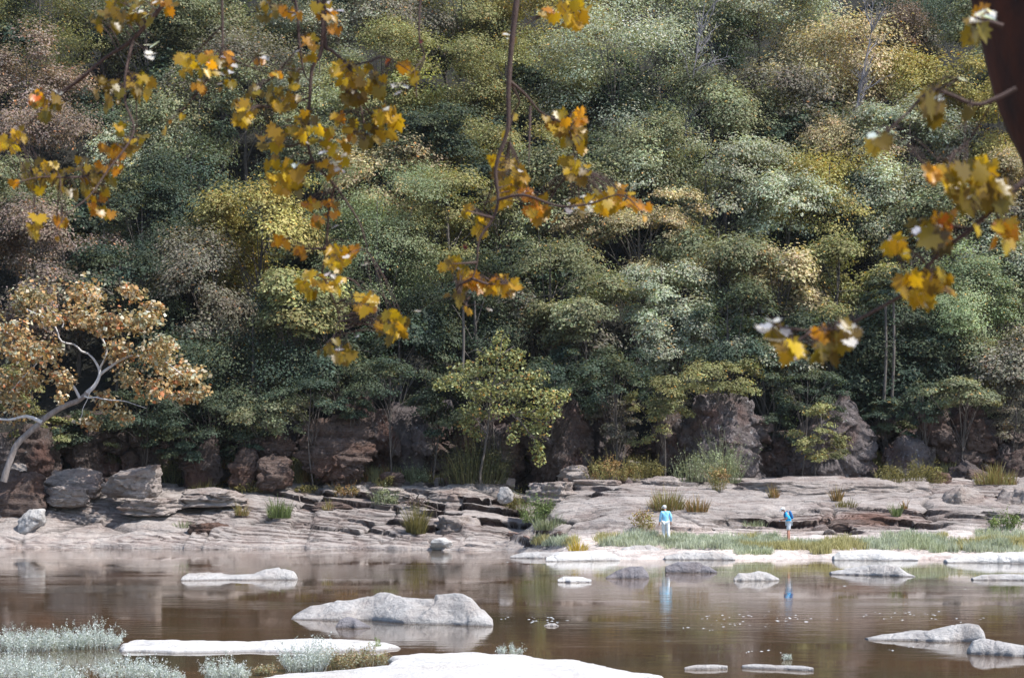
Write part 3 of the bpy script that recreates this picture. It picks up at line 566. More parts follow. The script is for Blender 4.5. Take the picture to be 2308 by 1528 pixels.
TR = [
 (90, 70, 170, 110, 'O', 'olive grey tree filling the top left corner'),
 (60, 215, 140, 90, 'R', 'pinkish brown tree at the left edge below the top corner tree'),
 (330, 100, 160, 120, 'G', 'grey green tree behind the thick hanging branch, top left'),
 (530, 50, 150, 100, 'G', 'grey green tree at the top edge, left of the hanging leaves'),
 (560, 210, 150, 110, 'B', 'dull grey tree behind the orange leaves, upper left'),
 (730, 60, 120, 120, 'P', 'pale silvery tree at the top edge behind the leafiest branch'),
 (890, 50, 140, 90, 'B', 'brownish grey tree at the top, left of the centre branch'),
 (1040, 60, 110, 85, 'O', 'olive tree at the top just left of the centre branch'),
 (1140, 200, 150, 130, 'O', 'broad olive tree directly behind the upper centre branch'),
 (1010, 250, 130, 100, 'O', 'olive tree left of the centre branch, upper middle'),
 (1270, 50, 170, 100, 'Y', 'bright yellow olive tree at the top right of the centre branch'),
 (1385, 215, 185, 165, 'P', 'large rounded pale grey green crown, upper centre'),
 (1480, 30, 110, 90, 'P', 'pale tree at the top edge left of the bare twiggy tree'),
 (1710, 80, 150, 130, 'P', 'grey green tree at the top right of the bare twiggy tree'),
 (1860, 150, 145, 130, 'T', 'tall creamy yellow crown, upper right'),
 (1975, 130, 90, 90, 'R', 'pale pinkish tree touching the creamy crown on its right'),
 (2090, 40, 150, 100, 'D', 'dark blue green tree at the top left of the near trunk'),
 (2110, 225, 110, 90, 'Y', 'yellowish tree behind the single large leaf, upper right'),
 (2230, 150, 110, 110, 'G', 'grey green tree beside the near trunk, top right'),
 (1640, 290, 120, 110, 'G', 'grey crown between the large pale crown and creamy crown'),
 (1760, 250, 110, 110, 'B', 'muted brown green tree left of the creamy crown'),
 (1900, 320, 120, 90, 'T', 'tan yellow tree under the creamy crown'),
 (2050, 330, 110, 100, 'P', 'pale green tree right of the tan yellow one'),
 (2250, 330, 90, 120, 'Y', 'pale yellow tree beside the near trunk'),
 (1420, 400, 150, 110, 'G', 'grey green tree under the large rounded pale crown'),
 (1590, 440, 160, 120, 'P', 'wide pale leafy tree right of centre'),
 (1870, 470, 130, 120, 'Y', 'yellow green tree right of the wide pale one'),
 (2040, 470, 125, 110, 'P', 'silvery tree left of the right hand leaf cluster'),
 (1440, 540, 120, 80, 'T', 'tree with cream tipped boughs, centre right'),
 (1250, 470, 140, 115, 'G', 'grey green tree behind the leaves with painted sky glints'),
 (1140, 360, 120, 90, 'O', 'olive tree behind the middle of the centre branch'),
 (970, 385, 115, 105, 'D', 'dark tree left of the middle of the centre branch'),
 (850, 415, 110, 70, 'T', 'orange tinged tree just above the willow green one'),
 (1590, 150, 105, 105, 'D', 'dark tree behind the bare twiggy one'),
 (320, 540, 110, 90, 'D', 'dark tree in the deep gap above and right of the sycamore'),
 (1640, 30, 80, 70, 'B', 'shaded tree at the top edge right of the bare twiggy one'),
 (850, 590, 150, 170, 'W', 'light willow green tree with soft drooping foliage, left of centre'),
 (590, 560, 125, 125, 'Y', 'yellow tree left of the willow green one'),
 (665, 740, 95, 105, 'O', 'yellow green tree low down between the yellow and willow green ones'),
 (450, 300, 140, 130, 'G', 'shaded grey green tree, upper left'),
 (430, 450, 140, 110, 'D', 'dark green tree above the gap at left'),
 (480, 650, 105, 120, 'B', 'grey leaved tree right of the dark gap at left'),
 (570, 830, 155, 150, 'D', 'dark feathery evergreen tree above the left rocks'),
 (295, 320, 90, 110, 'P', 'pale minty tree behind the left twigs'),
 (90, 340, 150, 80, 'R', 'pinkish tree under the left orange leaves'),
 (140, 560, 170, 75, 'R', 'flat topped pinkish tree above the orange sycamore'),
 (270, 660, 130, 90, 'D', 'dark tree right behind the orange sycamore'),
 (40, 460, 110, 90, 'G', 'dull tree at the left edge behind the lowest left leaves'),
 (60, 690, 110, 100, 'R', 'brown tree at the left edge behind the sycamore'),
 (360, 880, 120, 90, 'D', 'dark tree with light tips under the sycamore crown'),
 (760, 860, 110, 90, 'D', 'dark tree over the reddish layered boulder'),
 (1010, 540, 120, 120, 'O', 'olive tree with yellow boughs between the willow tree and centre branch'),
 (1070, 700, 130, 105, 'D', 'dark tree below the end of the centre branch'),
 (1240, 640, 140, 110, 'G', 'grey leaved tree right of the end of the centre branch'),
 (1320, 730, 100, 90, 'G', 'grey tree drooping above the tall pointed boulder'),
 (1490, 655, 100, 80, 'P', 'small pale tree above the silvery rounded one'),
 (1515, 790, 100, 95, 'P', 'silvery rounded tree above the lichen patched boulder'),
 (1490, 920, 68, 72, 'O', 'small olive tree in front of the brown block'),
 (1620, 600, 140, 100, 'G', 'grey green tree, right of centre above the cliff'),
 (1755, 650, 85, 95, 'T', 'tree with cream pink boughs above the single leaf with a painted sky glint'),
 (1720, 870, 105, 75, 'P', 'pale olive tree above and right of the lichen patched boulder'),
 (1890, 640, 120, 100, 'O', 'olive tree right of the cream pink one'),
 (1880, 830, 110, 90, 'D', 'dark tree over the pyramid shaped boulder'),
 (2010, 700, 120, 120, 'D', 'dark tree under the lower right leaves'),
 (2040, 880, 110, 85, 'D', 'dark bushy tree above the light topped boulder'),
 (2190, 700, 130, 110, 'W', 'pale yellow green tree at right, below the leaf cluster'),
 (2130, 560, 110, 100, 'G', 'grey green tree behind the right branch'),
 (2260, 600, 110, 100, 'P', 'pale tree at the right edge below the near trunk'),
 (2160, 840, 100, 85, 'G', 'grey green tree above the huge fractured boulder'),
 (2270, 870, 90, 95, 'B', 'brownish tree at the right edge above the cliff'),
 (900, 800, 110, 90, 'D', 'dark tree below the willow green one'),
 (1300, 850, 80, 70, 'D', 'dark tree behind the top of the pointed boulder'),
 (1640, 760, 100, 90, 'D', 'dark tree between the silvery rounded tree and the near leaves'),
 (1850, 976, 60, 66, 'O', 'little yellow green tree in front of the pyramid shaped boulder'),
 (200, 470, 110, 80, 'G', 'shaded tree between the two pinkish ones'),
 (2300, 460, 100, 90, 'T', 'tan tree behind the right hand leaves at the edge'),
 (700, 330, 120, 110, 'G', 'grey green tree behind the leafiest hanging branch'),
 (860, 220, 130, 110, 'O', 'olive tree right of the leafiest hanging branch'),
 (1770, 500, 100, 110, 'P', 'silver green tree left of the yellow green one'),
 (720, 190, 110, 90, 'P', 'pale tree high behind the leafiest hanging branch'),
]
US = [(30, 900, 70, 60, 'O', 'low olive bush behind the sycamore trunk at the left edge'), (200, 990, 70, 45, 'D', 'dark bush under the leaning sycamore trunk'), (330, 960, 90, 60, 'D', 'dark bush over the hollow below the sycamore crown'), (470, 940, 90, 70, 'D', 'dark drooping bush above the pointed reddish stone'),
 (600, 960, 80, 70, 'G', 'grey green bush left of the reddish layered boulder'), (560, 1000, 50, 40, 'D', 'dark bush low between the reddish stones'), (700, 910, 80, 40, 'D', 'dark bush on top of the reddish layered boulder'), (880, 880, 90, 50, 'D', 'dark bush on top of the dark upright boulder'),
 (985, 930, 55, 80, 'D', 'dark bush filling the gap left of the centre tree'), (1100, 900, 90, 60, 'G', 'grey green bush behind the small centre tree'), (1385, 880, 80, 70, 'D', 'dark bush right of the tall pointed boulder'), (1400, 960, 60, 60, 'B', 'brownish bush in the gap beside the brown block'),
 (1620, 870, 90, 40, 'O', 'olive bush on top of the lichen patched boulder'), (1745, 960, 50, 70, 'D', 'dark bush in the gap left of the pyramid shaped boulder'), (1820, 900, 70, 50, 'D', 'dark bush at the left shoulder of the pyramid shaped boulder'), (1990, 960, 50, 60, 'D', 'dark bush right of the pyramid shaped boulder'),
 (2080, 930, 60, 50, 'D', 'dark bush above the light topped boulder'), (2180, 900, 90, 40, 'G', 'grey green bush hanging over the huge fractured boulder'), (2290, 960, 60, 60, 'B', 'brownish bush at the right edge above the shelf'), (1250, 860, 80, 50, 'D', 'dark bush above the centre tree and left of the pointed boulder'),
 (800, 930, 40, 30, 'D', 'small dark bush between the layered and the upright boulder'), (420, 1010, 60, 40, 'D', 'dark bush in the hollow beside the pointed reddish stone'), (100, 980, 60, 35, 'O', 'olive bush beside the foot of the leaning trunk')]
LOW = {'small olive tree in front of the brown block': 119.8, 'little yellow green tree in front of the pyramid shaped boulder': 119.0}
for k, a in enumerate(TR):
    kw = {}
    if a[4] == 'W': kw = dict(lsize=0.15, nl=420, flat=0.8, secp=.3)
    ar = a[2] * a[3] / 16000.0
    nb = int(np.clip(64 * ar ** .5, 32, 84)); Yk = LOW.get(a[5])
    if Yk is None and a[1] > 760: Yk = 124.8 + (950 - a[1]) * 0.012
    if Yk and a[1] > 900: nb = 40; kw = dict(tr=.05, lobe=(.14, .26), lsize=.15)
    tree(a[0], a[1], a[2] * 1.16, a[3] * 1.36, a[4], a[5], Y=Yk, seed=300 + k, nb=nb, **kw)
for k, a in enumerate(US):
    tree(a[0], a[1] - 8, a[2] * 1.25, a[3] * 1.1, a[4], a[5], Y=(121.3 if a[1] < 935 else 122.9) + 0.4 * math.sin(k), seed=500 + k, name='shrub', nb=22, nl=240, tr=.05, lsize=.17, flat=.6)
# the broken rock face behind the boulders
cx_ = np.arange(-36, 36, 0.12); cv = np.linspace(0, 1, 60); CXg, CVg = np.meshgrid(cx_, cv)
zt = 7.2 + 1.2 * fbm(np.stack([CXg * .12, 0 * CXg, 0 * CXg], -1), 141, 3); CZ = 3.0 + (zt - 3.0) * CVg
bl = vnoise(np.stack([CXg * .45, CZ * .3, 0 * CXg], -1), 142); bl2 = vnoise(np.stack([CXg * 1.3, CZ * 1.1, 0 * CXg], -1), 143)
wx = CXg + .6 * bl; wz = CZ + .5 * bl2
a1, a2, a3, a4, a5 = worley(np.stack([wx * .38, wz * .5, 0 * CXg], -1), 301); b1, b2, b3, b4, b5 = worley(np.stack([wx * 1.1, wz * 1.5, 0 * CXg], -1), 302)
CYg = 123.0 + CVg * 2.4 - 1.0 * a3 - .5 * a4 * a5[..., 0] * 2 - .3 * b3 + .9 * np.exp(-((a2 - a1) / .06) ** 2) + .25 * np.exp(-((b2 - b1) / .07) ** 2) + .12 * fbm(np.stack([CXg * 2, CZ * 2, 0 * CXg], -1), 144, 3)
kk = len(cx_); i = np.arange(len(cv) - 1)[:, None] * kk; j = np.arange(kk - 1)[None]
o = mesh_obj('cliff', np.stack([CXg, CYg, CZ], -1).reshape(-1, 3), np.stack([i + j, i + j + 1, i + kk + j + 1, i + kk + j], -1).reshape(-1, 4), M_BROWN, None, None, False); tag(o, kind='structure')
# trees filling the slope behind, seen only through the gaps
fr = np.random.default_rng(5)
for k in range(148):
    Y_ = fr.uniform(127, 185) if k < 120 else 126 + (k % 14) * 3.2; half = 1154 / F * Y_ + 12; x_ = fr.uniform(-half, half) if k < 120 else (1 if k % 2 else -1) * (half - 12 + fr.uniform(4, 14)); rr_ = fr.uniform(3.2, 5)
    z_ = hill_z(x_, Y_) + 4.5
    px = CX + x_ * F / Y_; py = HZ - (z_ - EYE) * F / Y_
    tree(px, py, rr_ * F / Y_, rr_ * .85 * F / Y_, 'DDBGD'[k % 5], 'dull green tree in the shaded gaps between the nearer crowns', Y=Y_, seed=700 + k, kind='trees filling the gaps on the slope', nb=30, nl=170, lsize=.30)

# bare twiggy tree
def bare_tree(px, py_top, py_bot, Y, label, seed, spread=1.0):
    a = P(px - 30, py_bot, Y); base = np.array([a[0], Y, gz(a[0], Y) - .1]); t_ = empty('bare_tree', base); tag(t_, label, 'tree')
    r = np.random.default_rng(seed); mb = MB(); tip = P(px + 20, py_top, Y)
    c = mb.tube(np.array([base, (base + tip) / 2 + [-.5, 0, 0], tip]) - base, .14, .02, 16, 6); 
    tw = MB()
    for k in range(26):
        i = r.integers(6, 15); p = c[i]; d = np.array([r.uniform(-.3, 1.3) * spread, r.uniform(-.6, .3), r.uniform(.2, 1.2)]); d /= np.linalg.norm(d); L = r.uniform(1.2, 3.2)
        cc = tw.tube([p, p + d * L * .5 + [0, 0, .1], p + d * L], .05, .012, 7, 5, .05, k)
        for q in range(7):
            p2 = cc[r.integers(2, 7)]; d2 = d + r.normal(size=3) * .5; d2 /= np.linalg.norm(d2); tw.tube([p2, p2 + d2 * .4, p2 + d2 * r.uniform(.6, 1.2)], .022, .008, 4, 4)
    mb.build('trunk', M_BARE, t_); tw.build('branches', M_BARE, t_)
bare_tree(1568, 10, 190, 146.0, 'bare violet grey twiggy tree, top right of centre', 3)
bare_tree(1950, 45, 110, 149.0, 'bare pale tree standing in the pinkish crown, upper right', 4, .5)
# slim trunks at the right, standing free of their crowns
for (px, y0, y1, lab) in [(1992, 690, 880, 'thin reddish trunk, left of the pair under the right leaves'), (2010, 680, 875, 'thin grey trunk, right of the pair under the right leaves'), (1040, 690, 840, 'thin bare trunk below the end of the centre branch')]:
    a = P(px, y1 + 30, 123.6); b_ = P(px + 4, y0, 123.6); t_ = empty('tree', a); tag(t_, lab, 'tree')
    mb = MB(); mb.tube(np.array([a, (a + b_) / 2 + [.08, 0, 0], b_]) - a, .10, .07, 10, 8); mb.build('trunk', M_BARK, t_)
    V, Q, Cc, _ = crown_mesh(b_ - a + [0, .3, .8], (1.3, 1.3, 1.0), 'D', px, nb=12, nl=110); mesh_obj('crown', V, Q, M_LEAF, t_, Cc)

# ---- leaning sycamore at the left shore, traced limbs
def spray(paths, per, size, key_cols, seed, spread, Yj=1.2):
    pass
SYY = 116.0
def traced(pts, Y, jit=0.0, seed=0):
    r = np.random.default_rng(seed); return np.array([P(p[0], p[1], Y + (p[2] if len(p) > 2 else 0) + (r.uniform(-jit, jit) if jit else 0)) for p in pts])
base = P(8, 1075, SYY); base[2] = min(base[2], 4.4)
syc = empty('sycamore_tree', base); tag(syc, 'orange leaved sycamore with white limbs leaning over the left shore', 'tree')
mb = MB(); wh = MB()
mb.tube(traced([(8, 1085), (22, 1040), (42, 1000), (90, 955), (130, 925), (170, 905), (196, 885)], SYY) - base, .20, .14, 26, 10, .01, 2)
wh.tube(traced([(196, 885), (214, 868), (225, 840), (213, 812), (198, 797)], SYY) - base, .13, .045, 16, 8)
wh.tube(traced([(180, 898), (165, 870), (142, 850)], SYY - .2) - base, .09, .05, 8, 6)
wh.tube(traced([(95, 952), (60, 938), (20, 946), (-30, 940)], SYY - .2) - base, .12, .05, 10, 6)
wh.tube(traced([(198, 797), (170, 780), (140, 770), (130, 740), (95, 715), (60, 697)], SYY + .8) - base, .06, .03, 14, 6, .02)
wh.tube(traced([(140, 738), (143, 725), (128, 710), (108, 690)], SYY + .8) - base, .045, .02, 8, 5)
wh.tube(traced([(225, 845), (260, 820), (300, 803), (345, 812), (380, 822), (420, 850)], SYY + .3) - base, .09, .02, 14, 6, .02)
wh.tube(traced([(225, 840), (240, 790), (222, 740), (215, 700), (230, 660)], SYY + 1) - base, .07, .02, 14, 6, .02)
wh.tube(traced([(50, 762), (25, 755), (0, 740)], SYY + 1) - base, .05, .02, 8, 5, .03)
wh.tube(traced([(0, 905), (40, 870), (80, 830), (100, 800)], SYY + .6) - base, .05, .02, 10, 5, .04)
wh.tube(traced([(190, 893), (230, 900), (270, 905), (330, 920)], SYY - .4) - base, .05, .015, 10, 5, .03)
wh.tube(traced([(205, 880), (190, 920), (180, 955)], SYY - .3) - base, .03, .012, 8, 5, .03)
mb.build('trunk', M_SYC, syc); wh.build('branches', M_SYCW, syc)
lob = [(90, 660, 70, 40), (200, 660, 70, 40), (285, 665, 45, 25), (40, 690, 55, 35), (180, 720, 70, 40), (260, 740, 80, 45), (330, 735, 60, 40), (100, 790, 80, 40), (30, 800, 60, 50), (350, 800, 70, 40), (270, 790, 60, 35), (400, 840, 60, 35), (450, 880, 42, 28), (410, 905, 45, 25), (340, 870, 60, 35), (280, 860, 50, 30), (60, 860, 60, 40), (130, 850, 50, 35), (20, 880, 50, 35), (240, 910, 45, 25), (210, 950, 35, 20), (285, 930, 35, 22), (30, 930, 40, 25), (150, 890, 30, 20), (370, 770, 45, 30), (20, 740, 45, 30), (330, 700, 40, 22), (440, 850, 30, 22), (100, 720, 50, 30), (-30, 850, 60, 60), (-30, 740, 50, 50)]
r = np.random.default_rng(71); Vs, Cs = [], []
for q, (px, py, rx, ry) in enumerate(lob):
    for dep in range(2):
        c = P(px + r.uniform(-18, 18), py + r.uniform(-14, 14), SYY + r.uniform(-1.6, 2.6)); ax = np.array([rx, rx * .9, ry * 1.05]) * r.uniform(.55, .95) / F * SYY
        m_ = int(rx * ry * 0.062) + 26; e = r.normal(size=(m_, 3)); e /= np.linalg.norm(e, axis=1)[:, None]
        rad_ = (r.random(m_) ** .45) * (1 + .35 * vnoise(e * 2.5 + q, 5)); pt = c + e * rad_[:, None] * ax
        nm = e * .5 + [0, -.1, .6] + r.normal(size=(m_, 3)) * .6
        V, _ = leaves(pt, nm, r.uniform(.16, .36, m_), r, None, None, asp=.8); Vs.append(V)
        pal = np.array([(0.50, 0.31, 0.15), (0.43, 0.31, 0.15), (0.66, 0.58, 0.45), (0.30, 0.25, 0.14), (0.50, 0.21, 0.10), (0.38, 0.39, 0.29)])
        wt = np.array([.26, .22, .20, .14, .07, .11]) if q % 3 else np.array([.12, .2, .14, .28, .03, .23]); 
        cc = pal[r.choice(6, m_, p=wt)] * np.exp(.2 * r.normal(size=(m_, 1))); Cs.append(np.clip(cc, 0, .8))
V = np.vstack(Vs); mesh_obj('crown', V - base, np.arange(len(V)).reshape(-1, 4), M_LEAF, syc, np.vstack(Cs))
# ---- small tree at the centre, with gaps
b0 = on_ground(1086, 1104); YC = b0[1]
ct = empty('small_tree', b0); tag(ct, 'small yellow green tree on the shelf edge at the centre', 'tree'); mb = MB()
mb.tube(traced([(1085, 1090), (1088, 1040), (1096, 1000), (1105, 950), (1110, 880), (1128, 800), (1135, 755)], YC) - b0, .09, .02, 22, 7, .01)
for pth in [[(1100, 980), (1070, 940), (1040, 915)], [(1105, 950), (1150, 930), (1200, 930), (1240, 900)], [(1108, 900), (1060, 870), (1000, 860)], [(1150, 930), (1190, 970), (1215, 1020)], [(1112, 870), (1170, 850), (1220, 850)], [(1125, 820), (1080, 790), (1050, 800)], [(1130, 800), (1160, 780)]]:
    mb.tube(traced([(a, b_, .4 * (j - 1)) for j, (a, b_) in enumerate(pth)], YC) - b0, .045, .015, 9, 5, .02)
mb.build('trunk', M_BARK, ct)
r = np.random.default_rng(72); Vs, Cs = [], []
for (px, py, rx, ry, br) in [(1130, 770, 26, 25, 1), (1110, 800, 40, 22, .8), (1160, 805, 35, 22, .8), (1060, 830, 45, 22, .7), (1140, 840, 55, 25, .7), (1200, 850, 45, 22, .7), (1020, 860, 40, 22, .8), (1090, 880, 60, 25, .8), (1180, 885, 50, 25, 1), (1240, 895, 42, 25, 1.4), (1060, 920, 30, 18, 1.3), (1130, 925, 40, 22, 1.2), (1190, 925, 45, 25, 1.5), (1240, 930, 35, 25, 1.5), (1055, 955, 28, 25, 1.5), (1085, 935, 30, 15, 1.5), (1170, 965, 30, 22, 1.5), (1210, 965, 35, 25, 1.6), (1210, 1005, 22, 20, 1.6), (1215, 1035, 18, 18, 1.5), (1075, 980, 22, 18, 1.3), (1155, 990, 18, 15, 1.3), (1275, 890, 18, 16, 1.3), (995, 870, 25, 14, .8)]:
    c = P(px, py, YC + r.uniform(-1, 1)); m_ = int(rx * ry * .20) + 28; e = r.normal(size=(m_, 3)); e /= np.linalg.norm(e, axis=1)[:, None]
    pt = c + e * (r.random(m_) ** .5 * (1 + .3 * vnoise(e * 2 + px, 4)))[:, None] * np.array([rx, rx, ry]) / F * YC
    V, _ = leaves(pt, e * .4 + [0, -.2, .5] + r.normal(size=(m_, 3)) * .6, r.uniform(.12, .26, m_), r, None, None, asp=.75); Vs.append(V)
    pal = np.array([(0.17, 0.18, 0.07), (0.24, 0.225, 0.09), (0.13, 0.16, 0.075), (0.33, 0.20, 0.07), (0.32, 0.34, 0.19)]); cc = pal[r.choice(5, m_, p=[.34, .22, .24, .06, .14])] * (.85 + .55 * br) * np.exp(.2 * r.normal(size=(m_, 1))); Cs.append(cc)
V = np.vstack(Vs); mesh_obj('crown', V - b0, np.arange(len(V)).reshape(-1, 4), M_LEAF, ct, np.vstack(Cs))

# ------------------------------------------------------------------ shrubs and tufts on the shelf
def blades(n, rad, h, r, wid=0.012, lean=.35, cols=((0.2, 0.2, 0.08),), leafy=0, lsz=.06, rb=None):
    """upright stems, optionally with narrow leaves; returns V,Q,C local"""
    a = r.uniform(0, 2 * np.pi, n); q = np.sqrt(r.random(n)) * (rb or rad * .6); b0_ = np.stack([np.cos(a) * q * rad_x(rad), np.sin(a) * q, 0 * a], -1) if False else np.stack([np.cos(a) * q, np.sin(a) * q * .7, np.zeros(n)], -1)
    d = np.stack([np.cos(a) * lean * r.uniform(.1, 1.2, n) * (q / (rb or rad * .6)) + r.normal(size=n) * .12, np.sin(a) * lean * r.uniform(.1, 1, n) + r.normal(size=n) * .12, np.ones(n)], -1)
    clump = vnoise(np.stack([b0_[:, 0] * 5, b0_[:, 1] * 5, 0 * a], -1), int(abs(h) * 97) + n); H = (h * r.uniform(.45, 1.0, n) * (1 - .45 * q ** 2 / (rb or rad) ** 2) * (1 + .4 * clump))[:, None]; m1 = b0_ + d * H * .5; tp = b0_ + d * H + np.stack([d[:, 0], d[:, 1], -.15 * np.ones(n)], -1) * H * .22
    th = r.uniform(0, np.pi, n); s_ = np.stack([np.cos(th), np.sin(th), 0 * th], -1) * wid
    V = np.stack([b0_ - s_, b0_ + s_, m1 + s_ * .8, m1 - s_ * .8, tp + s_ * .2, tp - s_ * .2], 1).reshape(-1, 3)
    i = np.arange(n)[:, None] * 6; Q = np.concatenate([i + [0, 1, 2, 3], i + [3, 2, 4, 5]], 0)
    cols = np.array(cols); c1 = cols[r.integers(0, len(cols), n)] * np.exp(.2 * r.normal(size=(n, 1))); C = np.concatenate([c1, c1], 0)
    if leafy:
        f = r.uniform(.25, 1, (n, leafy)); pts = np.where((f < .5)[..., None], b0_[:, None] + (m1 - b0_)[:, None] * (f * 2)[..., None], m1[:, None] + (tp - m1)[:, None] * (f * 2 - 1)[..., None]).reshape(-1, 3)
        pts = pts + r.normal(size=pts.shape) * lsz * .5
        V2, Q2 = leaves(pts, r.normal(size=pts.shape) + [0, 0, .5], lsz * r.uniform(.6, 1.3, len(pts)), r, None, None, asp=.38)
        c2 = cols[r.integers(0, len(cols), len(pts))] * np.exp(.2 * r.normal(size=(len(pts), 1)))
        Q = np.vstack([Q, Q2 + len(V)]); V = np.vstack([V, V2]); C = np.vstack([C, c2])
    return V, Q, np.clip(C, 0, .85)
GC = {'og': [(0.16, 0.15, 0.06), (0.22, 0.19, 0.07)], 'yl': [(0.28, 0.25, 0.09), (0.25, 0.24, 0.10), (0.26, 0.17, 0.08)], 'gr': [(0.14, 0.19, 0.07), (0.2, 0.25, 0.1)],
      'pl': [(0.25, 0.29, 0.18), (0.33, 0.36, 0.24), (0.2, 0.22, 0.12)], 'ru': [(0.27, 0.15, 0.06), (0.3, 0.2, 0.08), (0.2, 0.17, 0.07)], 'dk': [(0.05, 0.06, 0.03), (0.1, 0.1, 0.045)], 'br': [(0.5, 0.40, 0.07), (0.42, 0.3, 0.06)]}
SH = [(460, 1120, 70, 28, 'og', 'olive tuft on the shelf right of the big angular boulder'), (545, 1166, 34, 26, 'yl', 'small yellowish tuft left of the bright green one on the left shelf'),
      (630, 1168, 56, 38, 'gr', 'bright green tuft on the left shelf'), (780, 1120, 56, 30, 'ru', 'rusty tuft on the left shelf below the pale olive bush'),
      (868, 1138, 64, 34, 'pl', 'pale green bush on the left shelf left of the root wad'), (868, 1108, 50, 30, 'og', 'olive bush just above the pale green one'),
      (690, 1082, 110, 60, 'pl', 'wide pale bush under the reddish layered boulder'), (750, 1085, 90, 38, 'og', 'olive bush right of the wide pale bush'),
      (935, 1092, 70, 34, 'pl', 'pale green bush under the dark upright boulder'), (242, 1050, 80, 34, 'dk', 'green bush behind the big angular boulder'),
      (395, 1090, 70, 60, 'dk', 'dark bush right of the big angular boulder'), (300, 1162, 36, 28, 'gr', 'little green plant in the crack of the left shelf'),
      (420, 1190, 60, 14, 'pl', 'low pale plants along the ledge near the left water'), (938, 1205, 46, 56, 'og', 'thin weeds by the water left of the gully'),
      (740, 1150, 30, 18, 'yl', 'small yellow tuft in the middle of the left shelf'), (690, 1112, 60, 20, 'og', 'low olive tuft below the wide pale bush'),
      (1075, 1092, 150, 90, 'dk', 'dark bushes around the foot of the centre tree'), (990, 1075, 90, 46, 'dk', 'dark bush left of the centre tree foot'), (1160, 1150, 60, 38, 'og', 'olive bush in the gully'),
      (1212, 1178, 74, 62, 'gr', 'green bush below the overhanging ledge at the gully'), (1236, 1200, 70, 30, 'pl', 'pale weeds at the bottom of the gully'),
      (1453, 1202, 40, 56, 'yl', 'upright yellow bush left of the left walker'), (1505, 1154, 90, 40, 'yl', 'yellow grass tuft above the left walker'), (1572, 1154, 50, 30, 'ru', 'rusty grass tuft right of the yellow one'),
      (1302, 1241, 48, 24, 'br', 'bright yellow tuft at the waterline right of the gully'), (1385, 1086, 130, 50, 'yl', 'yellow olive bush behind the long flat slab'), (1450, 1078, 100, 44, 'og', 'olive bush right of the yellow olive one'),
      (1560, 1086, 100, 58, 'pl', 'pale green shrub below the lichen patched boulder'), (1632, 1090, 80, 98, 'pl', 'tall pale shrub left of the smooth dome'), (1622, 1108, 36, 60, 'yl', 'yellow shrub in front of the tall pale one'),
      (1762, 1060, 80, 76, 'gr', 'green bush between the lichen and pyramid boulders'), (1744, 1122, 24, 24, 'ru', 'tiny rusty tuft on the smooth dome'), (1886, 1130, 26, 26, 'ru', 'small pinkish tuft below the smooth dome'),
      (1908, 1144, 52, 18, 'og', 'low olive tuft right of the pinkish tuft'), (2020, 1164, 22, 30, 'gr', 'little green tuft above the rust red ledge'), (2040, 1152, 16, 20, 'ru', 'tiny rusty tuft beside the little green one'),
      (2050, 1090, 170, 46, 'og', 'olive bush left of the dark low boulder'), (2245, 1092, 100, 34, 'yl', 'yellow tuft on top of the right edge slab'), (2268, 1196, 74, 44, 'gr', 'green bush in the crack near the right edge'),
      (1300, 1076, 90, 30, 'dk', 'dark bush under the tall pointed boulder'), (560, 1110, 80, 20, 'og', 'low plants left of the wide pale bush'), (60, 1105, 50, 20, 'og', 'plants growing on the jagged outcrop'), (1700, 1190, 60, 14, 'pl', 'low pale tuft left of the right walker'), (1230, 1150, 40, 20, 'og', 'short olive tuft on the overhanging ledge')]
for k, a in enumerate(SH):
    r = np.random.default_rng(900 + k); g = on_ground(a[0], a[1]); sc_ = F / g[1]; wd = a[2] / sc_; h = a[3] / sc_
    nm_ = 'shrub' if 'bush' in a[5] or 'shrub' in a[5] or a[4] == 'dk' else 'grass_tuft'
    n = int(np.clip(wd * h * (45 if nm_ == 'shrub' else 260), 40, 520)); V, Q, C = blades(n, wd / 2, h * 1.45, r, .011 if nm_ == 'shrub' else .016, .5, GC[a[4]], leafy=4 if nm_ == 'shrub' else 0, lsz=.12, rb=wd * .46)
    if nm_ == 'shrub':
        nl_ = int(np.clip(wd * 5, 6, 26)); cx0 = r.uniform(-.5, .5, nl_) * wd * .8; 
        for q in range(nl_):
            zt_ = h * r.uniform(.25, .8) * (1 - .7 * (cx0[q] / wd * 2) ** 2 * .8); m_ = 60; e = r.normal(size=(m_, 3)); e /= np.linalg.norm(e, axis=1)[:, None]
            pt = np.array([cx0[q], r.uniform(-.25, .3) * wd * .5, zt_]) + e * (r.random(m_) ** .5)[:, None] * r.uniform(.16, .34) * np.array([1.3, 1.2, .9]) * min(1.3, h * 1.1); pt[:, 2] = np.maximum(pt[:, 2] * 1.15, 0.02)
            V2, Q2 = leaves(pt, e * .5 + [0, 0, .6] + r.normal(size=(m_, 3)) * .5, r.uniform(.07, .17, m_), r, None, None, asp=.6); cb = np.array(GC[a[4]])[r.integers(0, len(GC[a[4]]))] * math.exp(.25 * r.normal())
            Q = np.vstack([Q, Q2 + len(V)]); V = np.vstack([V, V2]); C = np.vstack([C, cb * np.exp(.25 * r.normal(size=(m_, 1)))])
    o = mesh_obj(nm_, V, Q, M_GRASS, None, C); o.location = g; tag(o, a[5], 'shrub' if nm_ == 'shrub' else 'grass tuft')
